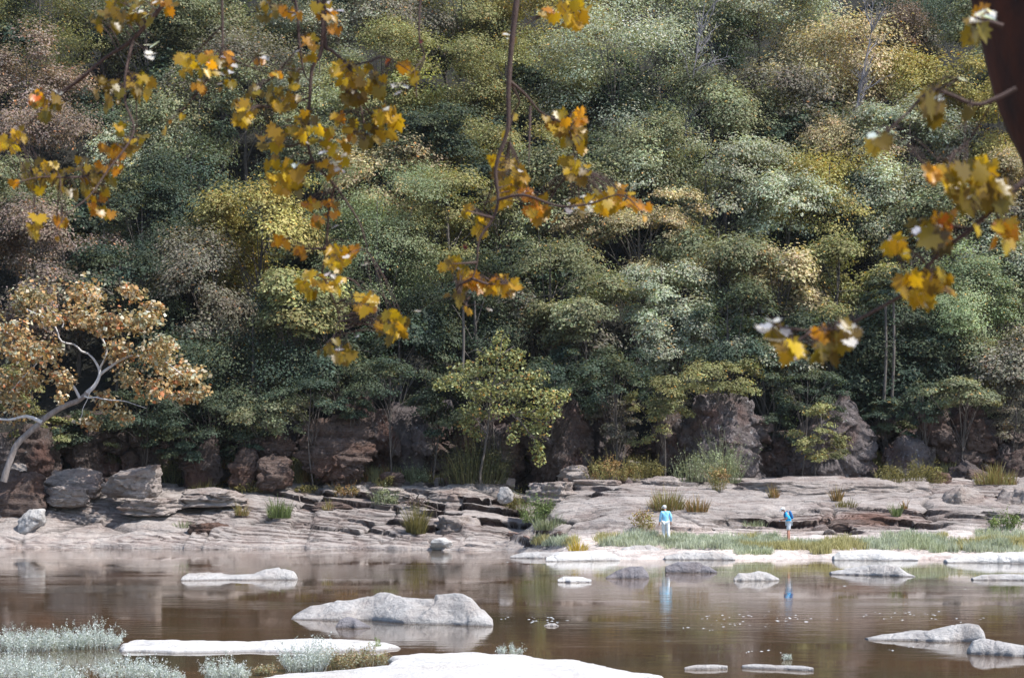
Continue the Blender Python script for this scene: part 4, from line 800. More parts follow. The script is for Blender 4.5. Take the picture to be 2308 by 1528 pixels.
# ground cover strip above the smooth dome, and under the cliff
def cover(name, lab, spots, n, h, cols, seed, wid=.014, leafy=0, lsz=.1):
    r = np.random.default_rng(seed); Vs, Qs_, Cs, m_ = [], [], [], 0
    pts = []
    for (x0, x1, y0, y1, wgt) in spots:
        for q in range(int(n * wgt)):
            pts.append((r.uniform(x0, x1), r.uniform(y0, y1)))
    B = []
    for (px, py) in pts:
        B.append(on_ground(px, py, 95.5))
    B = np.array(B); nn = len(B); per = 14
    a = r.uniform(0, 2 * np.pi, (nn, per)); V0 = B[:, None] + np.stack([np.cos(a) * r.uniform(0, .22, a.shape), np.sin(a) * r.uniform(0, .22, a.shape), 0 * a - .02], -1)
    V0 = V0.reshape(-1, 3); N_ = len(V0); d = np.stack([r.normal(size=N_) * .25, r.normal(size=N_) * .25, np.ones(N_)], -1)
    patch = np.clip(1 + .5 * fbm(np.repeat(B, per, 0) * .8, seed, 2), .3, 1.6)[:, None]
    H = h * r.uniform(.4, 1.1, (N_, 1)) * patch; m1 = V0 + d * H * .55; tp = V0 + d * H * 1.05
    th = r.uniform(0, np.pi, N_); s_ = np.stack([np.cos(th), np.sin(th), 0 * th], -1) * wid
    V = np.stack([V0 - s_, V0 + s_, m1 + s_ * .9, m1 - s_ * .9, tp + s_ * .25, tp - s_ * .25], 1).reshape(-1, 3); i = np.arange(N_)[:, None] * 6
    Q = np.concatenate([i + [0, 1, 2, 3], i + [3, 2, 4, 5]], 0)
    cols = np.array(cols); hue = np.clip(.5 + .9 * fbm(np.repeat(B, per, 0) * .5 + 9, seed + 2, 2), 0, .999); ci = (hue * len(cols)).astype(int)
    cc = cols[ci] * np.exp(.2 * r.normal(size=(N_, 1)))
    o = mesh_obj(name, V, Q, M_GRASS, None, np.clip(np.vstack([cc, cc]), 0, .8)); tag(o, lab, name.replace('_', ' '), kind='stuff')
cover('grass', 'pale green grass growing along the right hand shore', [(1345, 1500, 1212, 1232, .14), (1500, 1760, 1212, 1238, .36), (1660, 1740, 1236, 1250, .10), (1740, 2000, 1222, 1240, .2), (1990, 2130, 1206, 1240, .16), (2090, 2308, 1222, 1246, .22), (1200, 1300, 1215, 1232, .08), (1830, 1870, 1236, 1250, .05), (2200, 2308, 1200, 1220, .05)], 1900, .36, [(0.42, 0.46, 0.32), (0.50, 0.54, 0.44), (0.42, 0.46, 0.36), (0.45, 0.42, 0.22)], 1)
cover('ground_cover', 'rusty and olive weeds along the foot of the cliff', [(1780, 2160, 1052, 1075, .5), (500, 1010, 1066, 1092, .35), (1180, 1480, 1060, 1074, .15), (1950, 2100, 1040, 1060, .15)], 1500, .85, [(0.16, 0.15, 0.07), (0.25, 0.22, 0.09), (0.30, 0.19, 0.08), (0.22, 0.23, 0.12)], 2)
# pale feathery plants in the near shallows
PC = [(0.56, 0.61, 0.63), (0.68, 0.73, 0.76), (0.44, 0.50, 0.47)]
RC = [(0.42, 0.44, 0.36), (0.42, 0.30, 0.17), (0.3, 0.2, 0.12), (0.3, 0.32, 0.16)]
for k, (px, py, wd, h, cl, lab) in enumerate([
    (55, 1462, 120, 66, PC, 'pale feathery plant at the left edge, upper row'), (140, 1458, 110, 60, PC, 'pale feathery plant second from the left, upper row'), (215, 1456, 120, 62, PC, 'pale feathery plant at the left tip of the long thin slab'),
    (40, 1535, 170, 80, PC, 'pale feathery plant in the bottom left corner'), (130, 1540, 110, 48, PC, 'low pale plant beside the bottom left corner one'), (300, 1532, 170, 62, PC, 'wide pale plant at the bottom between the left corner and slab'),
    (500, 1535, 70, 68, PC, 'slim pale plant left of the near white slab'), (535, 1526, 50, 55, PC, 'slim pale plant touching the tip of the near white slab'), (385, 1535, 60, 30, PC, 'short pale plant at the bottom edge'),
    (595, 1516, 40, 44, RC, 'thin brownish stems left of the bushy pale plant'), (690, 1506, 100, 78, PC, 'bushy pale plant between the two white slabs'), (760, 1502, 90, 58, RC, 'reddish stemmed plant between the two white slabs'),
    (840, 1494, 80, 46, RC, 'low reddish plant at the notch of the near slab'), (850, 1458, 14, 30, [(0.2, 0.27, 0.1), (0.3, 0.35, 0.18)], 'single green sprig on the long thin slab'), (1148, 1472, 56, 26, PC, 'small pale tuft behind the near slab'), (1772, 1482, 24, 18, PC, 'tiny pale tuft in the water above the thin flat stones')]):
    r = np.random.default_rng(1200 + k); g = G(px, min(py, 1545), 0.05 if py < 1530 else 0.0); s_ = F / g[1]; n = int(np.clip(wd * h / 22, 20, 420))
    V, Q, C = blades(int(n * .48), wd / s_ / 2, h / s_ * 1.08, r, .004, .6, cl, leafy=22, lsz=.045, rb=wd / s_ * .46)
    o = mesh_obj('water_plant', V, Q, M_GRASS, None, C); o.location = (g[0], g[1], 0.0); tag(o, lab, 'plant')

# foam of the little riffles
r = np.random.default_rng(31); Vs, Qs_, m_ = [], [], 0
for (x0, x1, y0, y1, n) in [(1115, 1230, 1393, 1400, 46), (1230, 1300, 1396, 1402, 14), (1600, 1780, 1380, 1392, 60), (1508, 1600, 1410, 1418, 18), (1620, 1900, 1392, 1398, 34), (1960, 2100, 1380, 1395, 60), (1640, 1710, 1405, 1412, 26), (2100, 2308, 1395, 1412, 16), (1700, 1780, 1466, 1470, 18), (2010, 2060, 1460, 1466, 12), (1150, 1240, 1268, 1276, 10), (1900, 2200, 1320, 1330, 8)]:
    for q in range(int(n * .36)):
        g = G(r.uniform(x0 - 20, x1 + 20), r.uniform(y0 - 3, y1 + 3)); l = r.uniform(.010, .035) * g[1] / 55; wd = l * .22; l *= 1.7; hh_ = .004 + .008 * r.random()
        a = np.array([[-l, 0, 0.002], [-.3 * l, -wd, .002], [l, 0, .002], [.2 * l, wd, .002], [0, 0, hh_]]) + [g[0], g[1], 0]
        Vs.append(a); Qs_ += [[m_, m_ + 1, m_ + 4], [m_ + 1, m_ + 2, m_ + 4], [m_ + 2, m_ + 3, m_ + 4], [m_ + 3, m_, m_ + 4]]; m_ += 5
o = mesh_obj('foam', np.vstack(Vs), np.array(Qs_), M_FOAM, None, None, True); tag(o, 'white flecks of foam on the small riffles', 'foam', kind='stuff')

# driftwood
a, b_ = on_ground(1148, 1208), on_ground(1203, 1223); mb = MB(); mb.tube(np.array([a + [0, 0, .12], (a + b_) / 2 + [0, 0, .16], b_ + [0, 0, .08]]) - a, .10, .06, 12, 9, .01); o = mb.build('driftwood_log', M_DRIFT); o.location = a; tag(o, 'short brown driftwood log on the pale slab at the gully', 'log')
g = on_ground(935, 1146); mb = MB(); r = np.random.default_rng(8)
for q in range(34):
    d = r.normal(size=3); d[2] = abs(d[2]) * .7; d /= np.linalg.norm(d); L = r.uniform(.35, .8); e = d * L * np.array([1.1, .7, .7]); mb.tube([(0, 0, .3), e * .5 + [0, 0, .3 + .1 * r.normal()], e + [0, 0, .22 + .15 * r.normal()]], r.uniform(.05, .09), .02, 8, 6, .06, q)
mb.tube([(0, 0, .3), (.6, -.2, .15), (1.3, -.4, -.1)], .09, .03, 8, 6, .03); o = mb.build('root_wad', bark('dark_driftwood', (0.05, 0.035, 0.03), (0.2, 0.15, 0.13), 8)); o.location = g; tag(o, 'tangled dark root wad lying on the left shelf', 'root wad')

# ------------------------------------------------------------------ people
def plain(name, c, rough=.8):
    m, t, b = mat(name); n = noise(t, 14, 4, .6, coords(t)); t.links.new(mix(t, .5, c, ramp(t, n.outputs[0], [(.3, tuple(x * .75 for x in c)), (.7, tuple(min(1, x * 1.15) for x in c))]).outputs[0]), b.inputs['Base Color']); b.inputs['Roughness'].default_value = rough; bump(t, b, n.outputs[0], .4, .02); return m
M_SKIN = plain('skin', (0.50, 0.24, 0.17), .5); M_LBLUE = plain('light_blue_cloth', (0.26, 0.62, 0.92)); M_BLUE = plain('blue_cloth', (0.04, 0.48, 0.92)); M_TROU = plain('pale_trousers', (0.74, 0.79, 0.84)); M_SHORT = plain('white_shorts', (0.68, 0.72, 0.8)); M_CAP = plain('white_cap', (0.82, 0.84, 0.84)); M_DBLUE = plain('dark_blue_cloth', (0.02, 0.16, 0.42)); M_SHOE = plain('shoe', (0.08, 0.06, 0.06)); M_HAIR = plain('grey_hair', (0.5, 0.5, 0.5)); M_EYE = plain('eye', (0.03, 0.02, 0.02), .2)
def skin(name, verts, edges, radii, m_, parent, root=0, sub=2):
    me = bpy.data.meshes.new(name); me.from_pydata([tuple(map(float, v)) for v in verts], edges, []); me.materials.append(m_); o = bpy.data.objects.new(name, me); COL.objects.link(o); o.parent = parent
    md = o.modifiers.new('skin', 'SKIN'); md.use_smooth_shade = True; md.branch_smoothing = .6
    sv = me.skin_vertices[0].data if me.skin_vertices else None
    if sv is None:
        bm = bmesh.new(); bm.from_mesh(me); bm.verts.layers.skin.verify(); bm.to_mesh(me); bm.free(); sv = me.skin_vertices[0].data
    for k, rr_ in enumerate(radii): sv[k].radius = rr_ if isinstance(rr_, tuple) else (rr_, rr_); sv[k].use_root = (k == root)
    s2_ = o.modifiers.new('smooth', 'SUBSURF'); s2_.levels = sub; s2_.render_levels = sub; return o
def chain(L, root_pts):
    pass
def person(loc, J, label, top, top_m, legs_m, leg_end, sleeve_end, face, feet=True, pack=False, hold=False):
    """J: joints in metres, local. face: unit vector the head looks along"""
    t_ = empty('person', loc); tag(t_, label, 'person', None)
    J = {k: np.array(v, float) for k, v in J.items()}; face = np.array(face, float); face /= np.linalg.norm(face)
    side = np.cross(face, [0, 0, 1.0]); side /= np.linalg.norm(side); upv = np.cross(side, face)
    V, E, Rr, idx = [], [], [], {}
    def add(k, p, r, prev=None):
        idx[k] = len(V); V.append(np.array(p, float)); Rr.append(r)
        if prev is not None: E.append((idx[prev], idx[k]))
    add('pelvis', J['pelvis'], (.135, .105)); add('waist', (J['pelvis'] * .5 + J['chest'] * .5), (.12, .10), 'pelvis'); add('chest', J['chest'], (.15, .11), 'waist'); add('neck0', J['neck'], .058, 'chest')
    add('neck', J['neck'] + (J['head'] - J['neck']) * .45, .05, 'neck0'); add('skull', J['head'], (.078, .09), 'neck'); add('crownv', J['head'] + upv * .07 - face * .01, (.066, .075), 'skull'); 
    add('jaw', J['head'] - upv * .055 + face * .03, .045, 'skull'); add('nose', J['head'] + face * .098 - upv * .012, .011, 'skull')
    for s_ in 'lr':
        sg = 1 if s_ == 'l' else -1
        add('ear' + s_, J['head'] + side * sg * .082, .012, 'skull')
        add('sh' + s_, J['sh' + s_], .058, 'chest'); add('el' + s_, J['el' + s_], .040, 'sh' + s_); add('wr' + s_, J['wr' + s_], .026, 'el' + s_)
        hd = J['wr' + s_] - J['el' + s_]; hd /= np.linalg.norm(hd); add('pm' + s_, J['wr' + s_] + hd * .07, (.034, .018), 'wr' + s_)
        sd = np.cross(hd, face); sd /= np.linalg.norm(sd) + 1e-6; cu = np.cross(sd, hd)
        for f, (off, ln) in enumerate([(-.027, .065), (-.009, .078), (.009, .072), (.026, .056)]):
            p0 = J['wr' + s_] + hd * .095 + sd * off; p1 = p0 + hd * ln * .5 + cu * .01; p2 = p1 + hd * ln * .35 + cu * .03
            add(f'f{f}a' + s_, p0, .009, 'pm' + s_); add(f'f{f}b' + s_, p1, .0085, f'f{f}a' + s_); add(f'f{f}c' + s_, p2, .0075, f'f{f}b' + s_)
        q0 = J['wr' + s_] + hd * .04 - sd * .035 + cu * .015; add('t0' + s_, q0, .011, 'wr' + s_); add('t1' + s_, q0 + hd * .04 - sd * .015 + cu * .02, .009, 't0' + s_)
        add('hip' + s_, J['hip' + s_], .088, 'pelvis'); add('th' + s_, (J['hip' + s_] + J['kn' + s_]) / 2, .074, 'hip' + s_); add('kn' + s_, J['kn' + s_], .052, 'th' + s_); add('ca' + s_, J['kn' + s_] * .66 + J['an' + s_] * .34, .054, 'kn' + s_)
        add('an' + s_, J['an' + s_], .036, 'ca' + s_); add('ft' + s_, J['an' + s_] + np.array([*(J['toe'][:2] * .13), -.05]), .036, 'an' + s_)
    skin('body', V, E, Rr, M_SKIN, t_)
    # shirt
    def cloth(nm, seq, m_, grow):
        V2, E2, R2, id2 = [], [], [], {}
        for (k, p, r_, prev) in seq:
            id2[k] = len(V2); V2.append(p); R2.append(r_)
            if prev: E2.append((id2[prev], id2[k]))
        return skin(nm, V2, E2, R2, m_, t_)
    seq = [('a', J['pelvis'] + [0, 0, .00], (.185, .18), None), ('b', (J['pelvis'] + J['chest']) / 2, (.19, .185), 'a'), ('c', J['chest'], (.20, .185), 'b'), ('d', J['neck'] - (J['neck'] - J['chest']) * .12, .085, 'c')]
    if top == 'long': seq = [('z', J['pelvis'] + [0, 0, -.13], (.19, .15), None), ('a', J['pelvis'], (.18, .145), 'z')] + seq[1:]
    for s_ in 'lr':
        e_ = J['sh' + s_] + (J['el' + s_] - J['sh' + s_]) * min(1, sleeve_end)
        seq += [('s' + s_, J['sh' + s_], .078, 'c'), ('e' + s_, e_, .064, 's' + s_)]
        if sleeve_end > 1: seq += [('w' + s_, J['el' + s_] + (J['wr' + s_] - J['el' + s_]) * .9, .048, 'e' + s_)]
    cloth('shirt', seq, top_m, 0)
    seq = [('p', J['pelvis'] + [0, 0, .02], (.155, .13), None)]
    for s_ in 'lr':
        seq += [('h' + s_, J['hip' + s_], .11, 'p'), ('t' + s_, (J['hip' + s_] + J['kn' + s_]) / 2, .098, 'h' + s_), ('k' + s_, J['kn' + s_] + ([0, 0, .02] if leg_end else [0, 0, 0]), .088, 't' + s_)]
        if not leg_end: seq += [('c' + s_, (J['kn' + s_] + J['an' + s_]) / 2, .08, 'k' + s_), ('a' + s_, J['an' + s_] + [0, 0, .02], .07, 'c' + s_)]
    cloth('shorts' if leg_end else 'trousers', seq, legs_m, 0)
    # cap with brim, hair, eyes, shoes
    Vi, Ti = ICO[4]; hc = J['head'] + upv * .045 - face * .005
    loc3 = Vi * np.array([.096, .112, .085]); loc3[:, 2] = np.maximum(loc3[:, 2], -.012)
    br = (Vi[:, 1] > .55) & (Vi[:, 2] < .3); loc3[br, 1] += .07; loc3[br, 2] = np.minimum(loc3[br, 2], .012)
    mesh_obj('cap', hc + loc3[:, :1] * side + loc3[:, 1:2] * face + loc3[:, 2:] * upv, Ti, M_CAP, t_, None, True)
    h3 = Vi * np.array([.088, .07, .075]); mesh_obj('hair', J['head'] - face * .04 + upv * .005 + h3[:, :1] * side + h3[:, 1:2] * face + h3[:, 2:] * upv, Ti, M_HAIR, t_, None, True)
    for sg in (-1, 1): mesh_obj('eye', Vi * .011 + J['head'] + face * .084 + side * sg * .031 + upv * .008, Ti, M_EYE, t_, None, True)
    mesh_obj('mouth', Vi * [.02, .02, .005] + J['head'] + face * .076 - upv * .05, Ti, plain('lips', (.3, .1, .08)), t_, None, True)
    for s_ in 'lr':
        d = np.array([*J['toe'][:2], 0]); d /= np.linalg.norm(d); e = np.array([-d[1], d[0], 0]); s3 = Vi * np.array([.14, .05, .05]); s3[:, 2] = np.maximum(s3[:, 2], -.03)
        mesh_obj('shoe', J['an' + s_] + d * .06 + [0, 0, -.05] + s3[:, :1] * d + s3[:, 1:2] * e + s3[:, 2:] * [0, 0, 1], Ti, M_SHOE, t_, None, True)
    if pack:
        b3 = Vi / (np.max(np.abs(Vi), axis=1)[:, None] ** .5) * np.array([.065, .13, .21]); ax = J['neck'] - J['pelvis']; ax /= np.linalg.norm(ax); s2_ = np.array([0, 1., 0]); bk = np.cross(s2_, ax)
        if bk[0] < 0: bk = -bk
        c = J['chest'] + bk * .17 - ax * .02; mesh_obj('backpack', c + b3[:, :1] * bk + b3[:, 1:2] * s2_ + b3[:, 2:] * ax, Ti, M_DBLUE, t_, None, True)
        for sg in (-1, 1):
            mb = MB(); mb.tube([J['chest'] + bk * .1 + s2_ * sg * .1 + ax * .2, J['neck'] + s2_ * sg * .10 - ax * .0, J['chest'] - bk * .15 + s2_ * sg * .12, J['chest'] + bk * .06 + s2_ * sg * .16 - ax * .2], .018, .018, 14, 6); mb.build('strap', M_DBLUE, t_)
    t_.scale = (1.07, 1.07, 1.05)
    return t_
g1 = on_ground(1500, 1219, 98.0); g2 = on_ground(1776, 1222, 98.0)
# left walker: back half turned to the camera, strolling away to the left
person(g1, dict(pelvis=(0, 0, .93), chest=(.0, .02, 1.25), neck=(-.02, .04, 1.44), head=(-.05, .08, 1.56), shl=(-.19, -.02, 1.37), elr=(.25, -.03, 1.12), ell=(-.23, -.02, 1.10), shr=(.18, .05, 1.37), wrl=(-.27, .03, .86), wrr=(.26, .06, .88),
     hipl=(-.09, 0, .88), hipr=(.09, 0, .88), knl=(-.08, .06, .48), knr=(.12, -.03, .48), anl=(-.06, -.02, .08), anr=(.15, -.12, .09), toe=(-.4, .9, 0)), 'person in a long light blue shirt, pale trousers and white cap, walking in the grass', 'long', M_LBLUE, M_TROU, False, 1.5, (-.45, .85, -.3))
# right walker: in profile facing left, stooping over what the hands hold
person(g2, dict(pelvis=(.05, 0, .92), chest=(-.02, 0, 1.22), neck=(-.13, 0, 1.40), head=(-.23, 0, 1.49), shl=(-.08, -.18, 1.33), shr=(-.08, .18, 1.33), ell=(-.10, -.21, 1.07), elr=(-.10, .21, 1.07), wrl=(-.31, -.08, 1.02), wrr=(-.31, .08, 1.02),
     hipl=(.05, -.09, .88), hipr=(.05, .09, .88), knl=(-.02, -.10, .49), knr=(.05, .09, .49), anl=(.0, -.10, .09), anr=(.08, .10, .09), toe=(-1, 0, 0)), 'person in a blue shirt, white shorts and white cap with a dark blue backpack, stooping', 'short', M_BLUE, M_SHORT, True, .75, (-.85, 0, -.55), pack=True)
gh = mesh_obj('small_bag', ICO[4][0] / (np.max(np.abs(ICO[4][0]), axis=1)[:, None] ** .6) * [.05, .07, .035], ICO[4][1], plain('grey_bag', (.5, .52, .58)), None, None, True); gh.location = (g2[0] - .42, g2[1], g2[2] + 1.02); tag(gh, 'small grey object held in the hands of the stooping person', 'object')

# ------------------------------------------------------------------ the near tree: trunk at the right, hanging branches
NB = P(2560, 2200, 7.5); NB[2] = 2.25
near = empty('sycamore_tree', NB); tag(near, 'near tree with dark red trunk at the right and leafy branches hanging across the top', 'tree')
mb = MB(); tp = [(2560, 2215), (2610, 1100), (2454, 430), (2384, 210), (2324, 0), (2220, -250), (2080, -480), (1800, -620)]
tw = traced(tp, 7.5); tw[0][2] = 2.1
mb.tube(tw - NB, .30, .16, 60, 20, .004, 3, rr=[.30, .24, .222, .218, .214, .19, .16, .13])
mb.build('trunk', M_NBARK, near)
limb = np.array([P(1800, -620, 7.5), (0.8, 9.0, 7.35), (0.0, 10.6, 7.4), (-1.2, 11.0, 7.35), (-2.4, 11.2, 7.2), (-3.2, 11.4, 7.0)])
mb = MB(); lc = mb.tube(limb - NB, .13, .03, 40, 10, .01, 4) + NB; mb.build('limb', M_TWIG, near)
def br_pts(pts, Y): return traced(pts, Y, .0)
YB = 11.0; YR = 7.0
BR = [ # (Y, radius0, [main path], [side paths])
 (YB, .020, [(400, -60), (372, 5), (300, 90), (240, 130), (150, 200), (100, 215)], [[(300, 90), (285, 160), (283, 230), (300, 300), (240, 388), (199, 445), (152, 482), (110, 544)], [(285, 150), (305, 210), (308, 310)], [(200, 165), (120, 230), (40, 300)], [(240, 388), (170, 400), (90, 400), (35, 413)]]),
 (YB, .012, [(500, -60), (500, 0), (501, 60), (498, 120), (470, 175)], [[(500, 60), (450, 110), (425, 135)], [(498, 120), (560, 150), (620, 170)], [(470, 175), (420, 240), (375, 280)]]),
 (YB, .016, [(700, -60), (717, 0), (728, 42), (725, 115), (704, 157), (699, 220), (694, 314), (707, 366), (754, 419), (790, 470), (812, 508), (828, 565)], [[(754, 419), (742, 470), (735, 560), (730, 625), (787, 628), (823, 654), (855, 660), (886, 700), (885, 730)], [(699, 220), (640, 240), (560, 245)], [(694, 314), (650, 330), (610, 310)], [(707, 366), (660, 380), (635, 385)], [(735, 560), (690, 560), (630, 545)], [(730, 625), (760, 700), (770, 785)]]),
 (YB, .012, [(655, -60), (670, 31), (675, 105), (686, 168), (704, 188)], [[(670, 31), (610, 20)], [(675, 105), (620, 170), (575, 205)]]),
 (YB, .014, [(730, -60), (733, 94), (750, 115), (785, 150), (802, 205), (818, 270), (826, 335)], [[(785, 150), (830, 140), (870, 130), (930, 165)], [(802, 205), (840, 260), (880, 270)], [(733, 20), (770, 60), (760, 65)]]),
 (YB - .3, .020, [(1172, -60), (1166, 0), (1153, 105), (1145, 210), (1143, 293), (1117, 377), (1122, 450), (1111, 492), (1080, 540), (1074, 592), (1064, 628)], [[(1146, 175), (1155, 195), (1170, 230), (1155, 260), (1150, 320)], [(1146, 180), (1185, 215), (1220, 255), (1280, 290), (1300, 380)], [(1122, 450), (1180, 440), (1260, 465), (1330, 460), (1400, 440), (1450, 480)], [(1195, 240), (1192, 370)], [(1064, 628), (1100, 640), (1140, 640)], [(1064, 628), (1030, 650), (1050, 690)], [(1111, 492), (1050, 475)], [(1074, 592), (1020, 595)]]),
 (YB, .008, [(950, -60), (944, 40), (946, 94), (957, 126), (941, 173), (938, 220)], [[(957, 126), (930, 165)]]),
 (YB, .012, [(1270, -60), (1285, 0), (1290, 30)], [[(1280, -10), (1235, 30)]]),
 (YR, .012, [(2330, 395), (2300, 415), (2240, 470), (2190, 515), (2130, 560), (2090, 600), (2050, 650), (1990, 690), (1900, 735), (1830, 745), (1750, 735)], [[(2190, 515), (2100, 510), (2015, 555)], [(2240, 470), (2230, 430), (2165, 400)], [(2240, 470), (2260, 520)], [(2090, 600), (2110, 630)], [(1830, 745), (1775, 785)]]),
 (YR, .010, [(2290, 200), (2240, 225), (2195, 235), (2105, 205), (2040, 260), (1985, 310)], [[(2105, 205), (2160, 180)], [(2240, 225), (2180, 320), (2100, 380)]]),
 (YR, .010, [(2260, 60), (2225, 50), (2190, 60)], []),
]
CL = [ # px, py, radius, count, palette string, size px
 (370,5,25,3,'o',44),(300,20,60,6,'v',50),(240,35,40,4,'v',50),(305,35,25,3,'w',50),(335,110,25,2,'w',50),(85,215,20,3,'ro',36),(105,235,42,8,'vvy',44),(240,205,40,6,'v',46),(312,190,34,6,'vy',46),
 (292,310,42,6,'vy',46),(18,312,26,3,'y',44),(45,298,18,2,'y',38),(245,355,38,5,'o',40),(268,352,16,2,'o',40),(95,388,42,8,'yv',46),(175,400,52,9,'vy',46),(225,395,30,4,'v',44),(35,413,8,1,'o',40),(235,455,35,5,'yo',40),
 (80,505,22,2,'y',62),(135,500,20,3,'oy',38),(120,535,12,1,'y',36),(418,262,8,1,'y',38),(370,292,8,1,'y',34),(384,270,5,1,'o',22),(425,140,30,5,'yy',44),(468,128,18,3,'oy',44),(515,130,14,2,'oo',44),(490,168,50,7,'yvw',46),(455,185,18,2,'o',36),(585,125,24,3,'ow',38),
 (620,172,18,2,'yo',36),(572,208,18,2,'v',38),(555,245,34,6,'yy',50),(612,20,40,5,'v',44),(655,25,25,3,'o',40),(740,15,30,4,'oyw',44),(755,65,14,2,'o',40),(700,105,32,4,'oy',44),(775,160,34,7,'y',46),(640,210,40,7,'vy',44),(660,160,25,3,'v',40),
 (610,310,30,4,'y',56),(690,290,44,7,'yv',48),(765,300,48,9,'yyo',48),(872,272,34,5,'y',64),(825,300,28,4,'vv',50),(635,388,42,6,'y',62),(672,398,34,4,'yv',54),(745,365,40,6,'yw',50),(700,460,18,3,'oy',38),(740,468,22,3,'o',40),(715,495,14,2,'o',40),
 (630,545,16,2,'o',42),(680,570,14,2,'o',38),(755,510,6,1,'w',40),(750,580,28,6,'yy',46),(790,570,24,4,'oy',42),(815,595,8,1,'w',38),(700,635,30,5,'y',48),(755,635,24,4,'y',46),(740,612,12,1,'w',44),(820,675,26,4,'y',52),(845,690,6,1,'o',28),
 (885,732,36,8,'yv',52),(935,702,8,1,'w',46),(770,785,28,5,'yv',44),(738,790,20,2,'v',40),(808,762,8,1,'w',36),(870,130,8,1,'r',40),(900,145,14,2,'o',40),(932,165,14,2,'y',42),(895,195,14,2,'w',44),(840,178,42,9,'yyv',48),(800,200,34,6,'vvy',50),(947,90,6,1,'d',34),(1050,555,5,1,'d',34),
 (1235,30,18,2,'oy',50),(1290,28,36,6,'y',64),(1150,75,14,2,'vw',44),(1155,255,8,1,'y',40),(1140,290,8,1,'y',38),(1250,275,26,4,'yo',44),(1282,275,34,7,'yov',48),(1305,262,20,3,'o',38),(1300,312,28,5,'yv',50),(1278,360,14,2,'y',46),(1305,385,26,5,'vvy',46),
 (1118,360,16,2,'y',38),(1145,398,42,8,'y',54),(1175,385,6,1,'w',40),(1130,448,20,3,'y',46),(1150,465,8,1,'w',40),(1183,435,16,3,'o',40),(1205,462,36,7,'yyo',50),(1235,482,6,1,'w',44),(1240,495,12,1,'y',44),(1285,465,26,3,'w',48),(1325,465,26,4,'w',48),
 (1365,442,36,6,'y',50),(1405,438,30,5,'yo',46),(1446,462,14,2,'o',42),(1452,492,10,1,'y',38),(1050,475,14,2,'y',40),(1095,495,14,2,'y',42),(1078,518,14,2,'y',44),(1020,595,20,3,'y',48),(1052,612,16,3,'y',42),(1065,637,22,5,'o',44),(1098,638,26,5,'yo',46),(1142,642,26,6,'yy',46),(1050,690,10,1,'y',44),(1095,695,10,1,'yw',38),(1030,652,26,3,'v',44),
 (2215,35,26,3,'ow',66),(2192,65,20,2,'v',80),(2105,215,24,3,'vvw',110),(2100,262,14,1,'v',90),(2196,240,14,1,'v',96),(2160,180,8,1,'w',50),(1985,315,20,3,'v',90),(2100,380,20,2,'o',60),(2160,390,34,5,'yv',90),(2212,378,30,4,'y',88),(2238,430,40,5,'v',100),(2168,440,26,3,'vw',90),
 (2200,515,8,1,'y',60),(2262,520,30,5,'oy',72),(2015,560,24,3,'yw',86),(2100,512,44,5,'vwo',88),(2135,492,16,3,'or',60),(2065,645,40,6,'y',80),(2112,628,28,4,'y',76),(1738,742,26,2,'wv',96),(1776,785,24,4,'y',78),(1855,752,18,3,'o',60),(1872,772,34,4,'v',90),(1912,745,30,5,'vdw',76)]
LP = {'y': (0.40, 0.265, 0.014), 'v': (0.17, 0.125, 0.015), 'o': (0.44, 0.205, 0.012), 'r': (0.50, 0.12, 0.01), 'd': (0.12, 0.015, 0.01), 'w': (0.72, 0.80, 0.88)}  # w: sky glint on glossy leaves, painted in as a bluish white colour
ang = np.radians([-90, -62, -48, -28, -8, 12, 26, 50, 62, 78, 90, 102, 118, 130, 154, 168, 188, 208, 228, 242])
rad = np.array([.10, .34, .30, .50, .34, .52, .34, .50, .36, .44, .56, .44, .36, .50, .34, .52, .34, .50, .30, .34])
LO = np.stack([rad * np.cos(ang), rad * np.sin(ang)], -1); nL = len(LO)
r = np.random.default_rng(17); roots = []
for bi, (Yb, r0, main, sides) in enumerate(BR):
    mp = br_pts(main, Yb); j = np.argmin(np.linalg.norm(lc - mp[0], axis=1)); st = lc[j] if Yb > 8 else None
    full = np.vstack([st, (st + mp[0]) / 2 + [0, 0, .02], mp]) if st is not None else mp
    o0 = full[0]; mb = MB(); c = mb.tube(full - o0, r0, .0035, len(full) * 6, 8, .0015, bi); P_all = [c + o0]
    for sd in sides:
        sp = traced([(a, b_, .08 * q * (1 if len(sd) % 2 else -1)) for q, (a, b_) in enumerate(sd)], Yb); cc = mb.tube(sp - o0, r0 * .42, .0022, len(sp) * 6, 6, .002, bi + 5); P_all.append(cc + o0)
    roots.append([o0, mb, np.vstack(P_all), Yb, [], []])
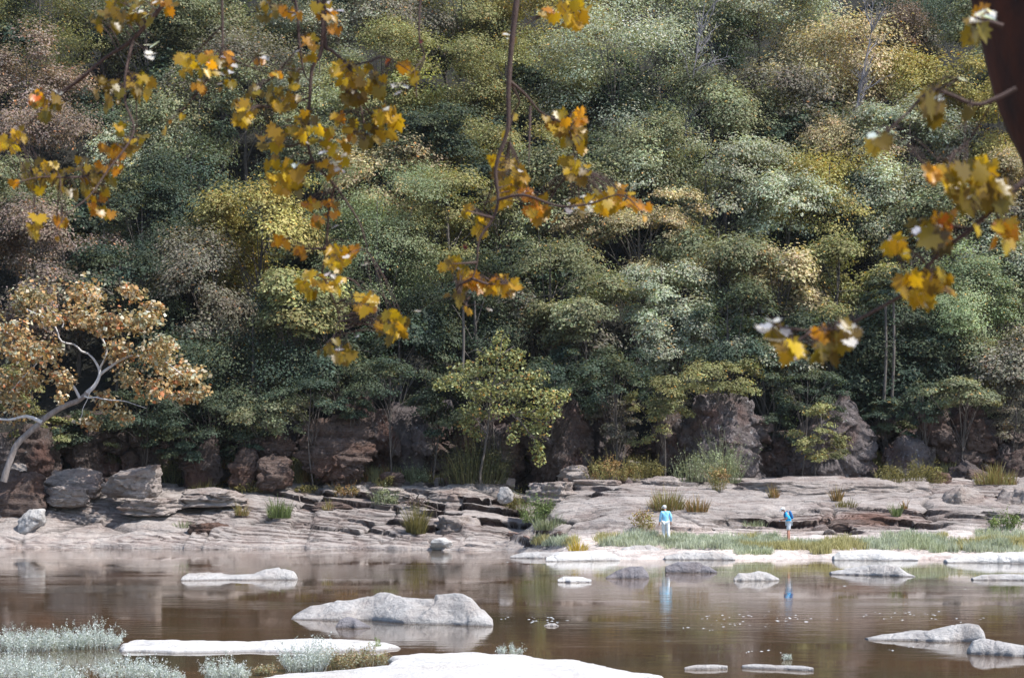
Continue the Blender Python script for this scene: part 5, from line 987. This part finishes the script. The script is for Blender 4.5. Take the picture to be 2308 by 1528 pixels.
for (px, py, cr_, n, pal, sz) in CL:
    Yb = YR if px > 1650 else YB; c = P(px, py, Yb)
    cand = [(np.min(np.linalg.norm(q[2] - c, axis=1) + (9 if abs(q[3] - Yb) > 1 else 0)), i) for i, q in enumerate(roots)]; d_, bi = min(cand); q = roots[bi]
    jn = q[2][np.argmin(np.linalg.norm(q[2] - c, axis=1))]
    for m_ in range(n if n == 1 else int(n * 3.2)):
        rr_ = cr_ * .9 * math.sqrt(r.random()); th = r.uniform(0, 2 * math.pi); p = P(px + rr_ * math.cos(th), py + rr_ * math.sin(th), Yb + r.uniform(-.22, .22)); s_ = sz * (.72 if Yb > 8 else .72) / F * Yb * r.uniform(.7, 1.15); ch = pal[r.integers(len(pal))] if r.random() > .12 else 'wvvy'[r.integers(4)]
        # leaf frame: tip hangs down
        if ch == 'w': nrm = Vector((r.uniform(-.6, .5), r.uniform(-.6, -.25), 1)).normalized(); tipd = Vector((r.uniform(-.9, .9), -.6, -.4))
        else: nrm = Vector((r.normal() * .8, -1, r.normal() * .7 + .3)).normalized(); tipd = Vector((r.normal() * .5, -.2, -1))
        tipd = (tipd - nrm * tipd.dot(nrm)).normalized(); sdv = nrm.cross(tipd); fold = r.uniform(-.1, .5); curl = r.uniform(-.5, .6); asp_ = r.uniform(.55, 1.05) if ch != 'w' else .6
        L3 = []
        for (lx, ly) in LO:
            ly2 = ly + .12; z_ = fold * abs(lx) * .6 + curl * (lx * lx + ly2 * ly2) * .7 
            L3.append(np.array(p) + (np.array(sdv) * lx * asp_ + np.array(tipd) * ly2 + np.array(nrm) * z_) * s_ * 1.05)
        cen = np.array(p) + np.array(tipd) * .05 * s_
        L3.append(cen); q[4].append((np.array(L3), np.array(LP[ch]) * math.exp(.22 * r.normal()) * (1, r.uniform(.85, 1.1), 1)))
        pe = np.array(p) - np.array(tipd) * .3 * s_; j2 = q[2][np.argmin(np.linalg.norm(q[2] - pe, axis=1))]
        q[1].tube([j2 - q[0], (j2 + pe) / 2 - q[0] + [0, 0, .015], np.array(cen) - q[0]], .0022, .0012, 5, 4)
for q in roots:
    o = q[1].build('branch', M_TWIG, near); o.location = q[0] - NB
    if not q[4]: continue
    Vs, T, Cc, k = [], [], [], 0
    for (L3, cl) in q[4]:
        Vs.append(L3); T += [[k + a, k + (a + 1) % nL, k + nL] for a in range(nL)]; Cc += [cl] * nL; k += nL + 1
    mesh_obj('leaves', np.vstack(Vs) - q[0], np.array(T), M_NEAR, o, np.clip(np.array(Cc), 0, .8), True)

# ------------------------------------------------------------------ air
hz = mesh_obj('haze', [(x, y, z) for x in (-190, 190) for y in (-30, 345) for z in (-12, 165)], np.array([[0, 1, 3, 2], [4, 6, 7, 5], [0, 4, 5, 1], [2, 3, 7, 6], [0, 2, 6, 4], [1, 5, 7, 3]]), None)
m = bpy.data.materials.new('haze'); m.use_nodes = True; t = m.node_tree; t.nodes.remove(t.nodes['Principled BSDF']); pv = t.nodes.new('ShaderNodeVolumePrincipled')
pv.inputs['Color'].default_value = (0.88, 0.93, 1.0, 1); pv.inputs['Density'].default_value = 0.00006; pv.inputs['Anisotropy'].default_value = 0.2
t.links.new(pv.outputs[0], t.nodes['Material Output'].inputs['Volume']); hz.data.materials.append(m); tag(hz, kind='stuff')
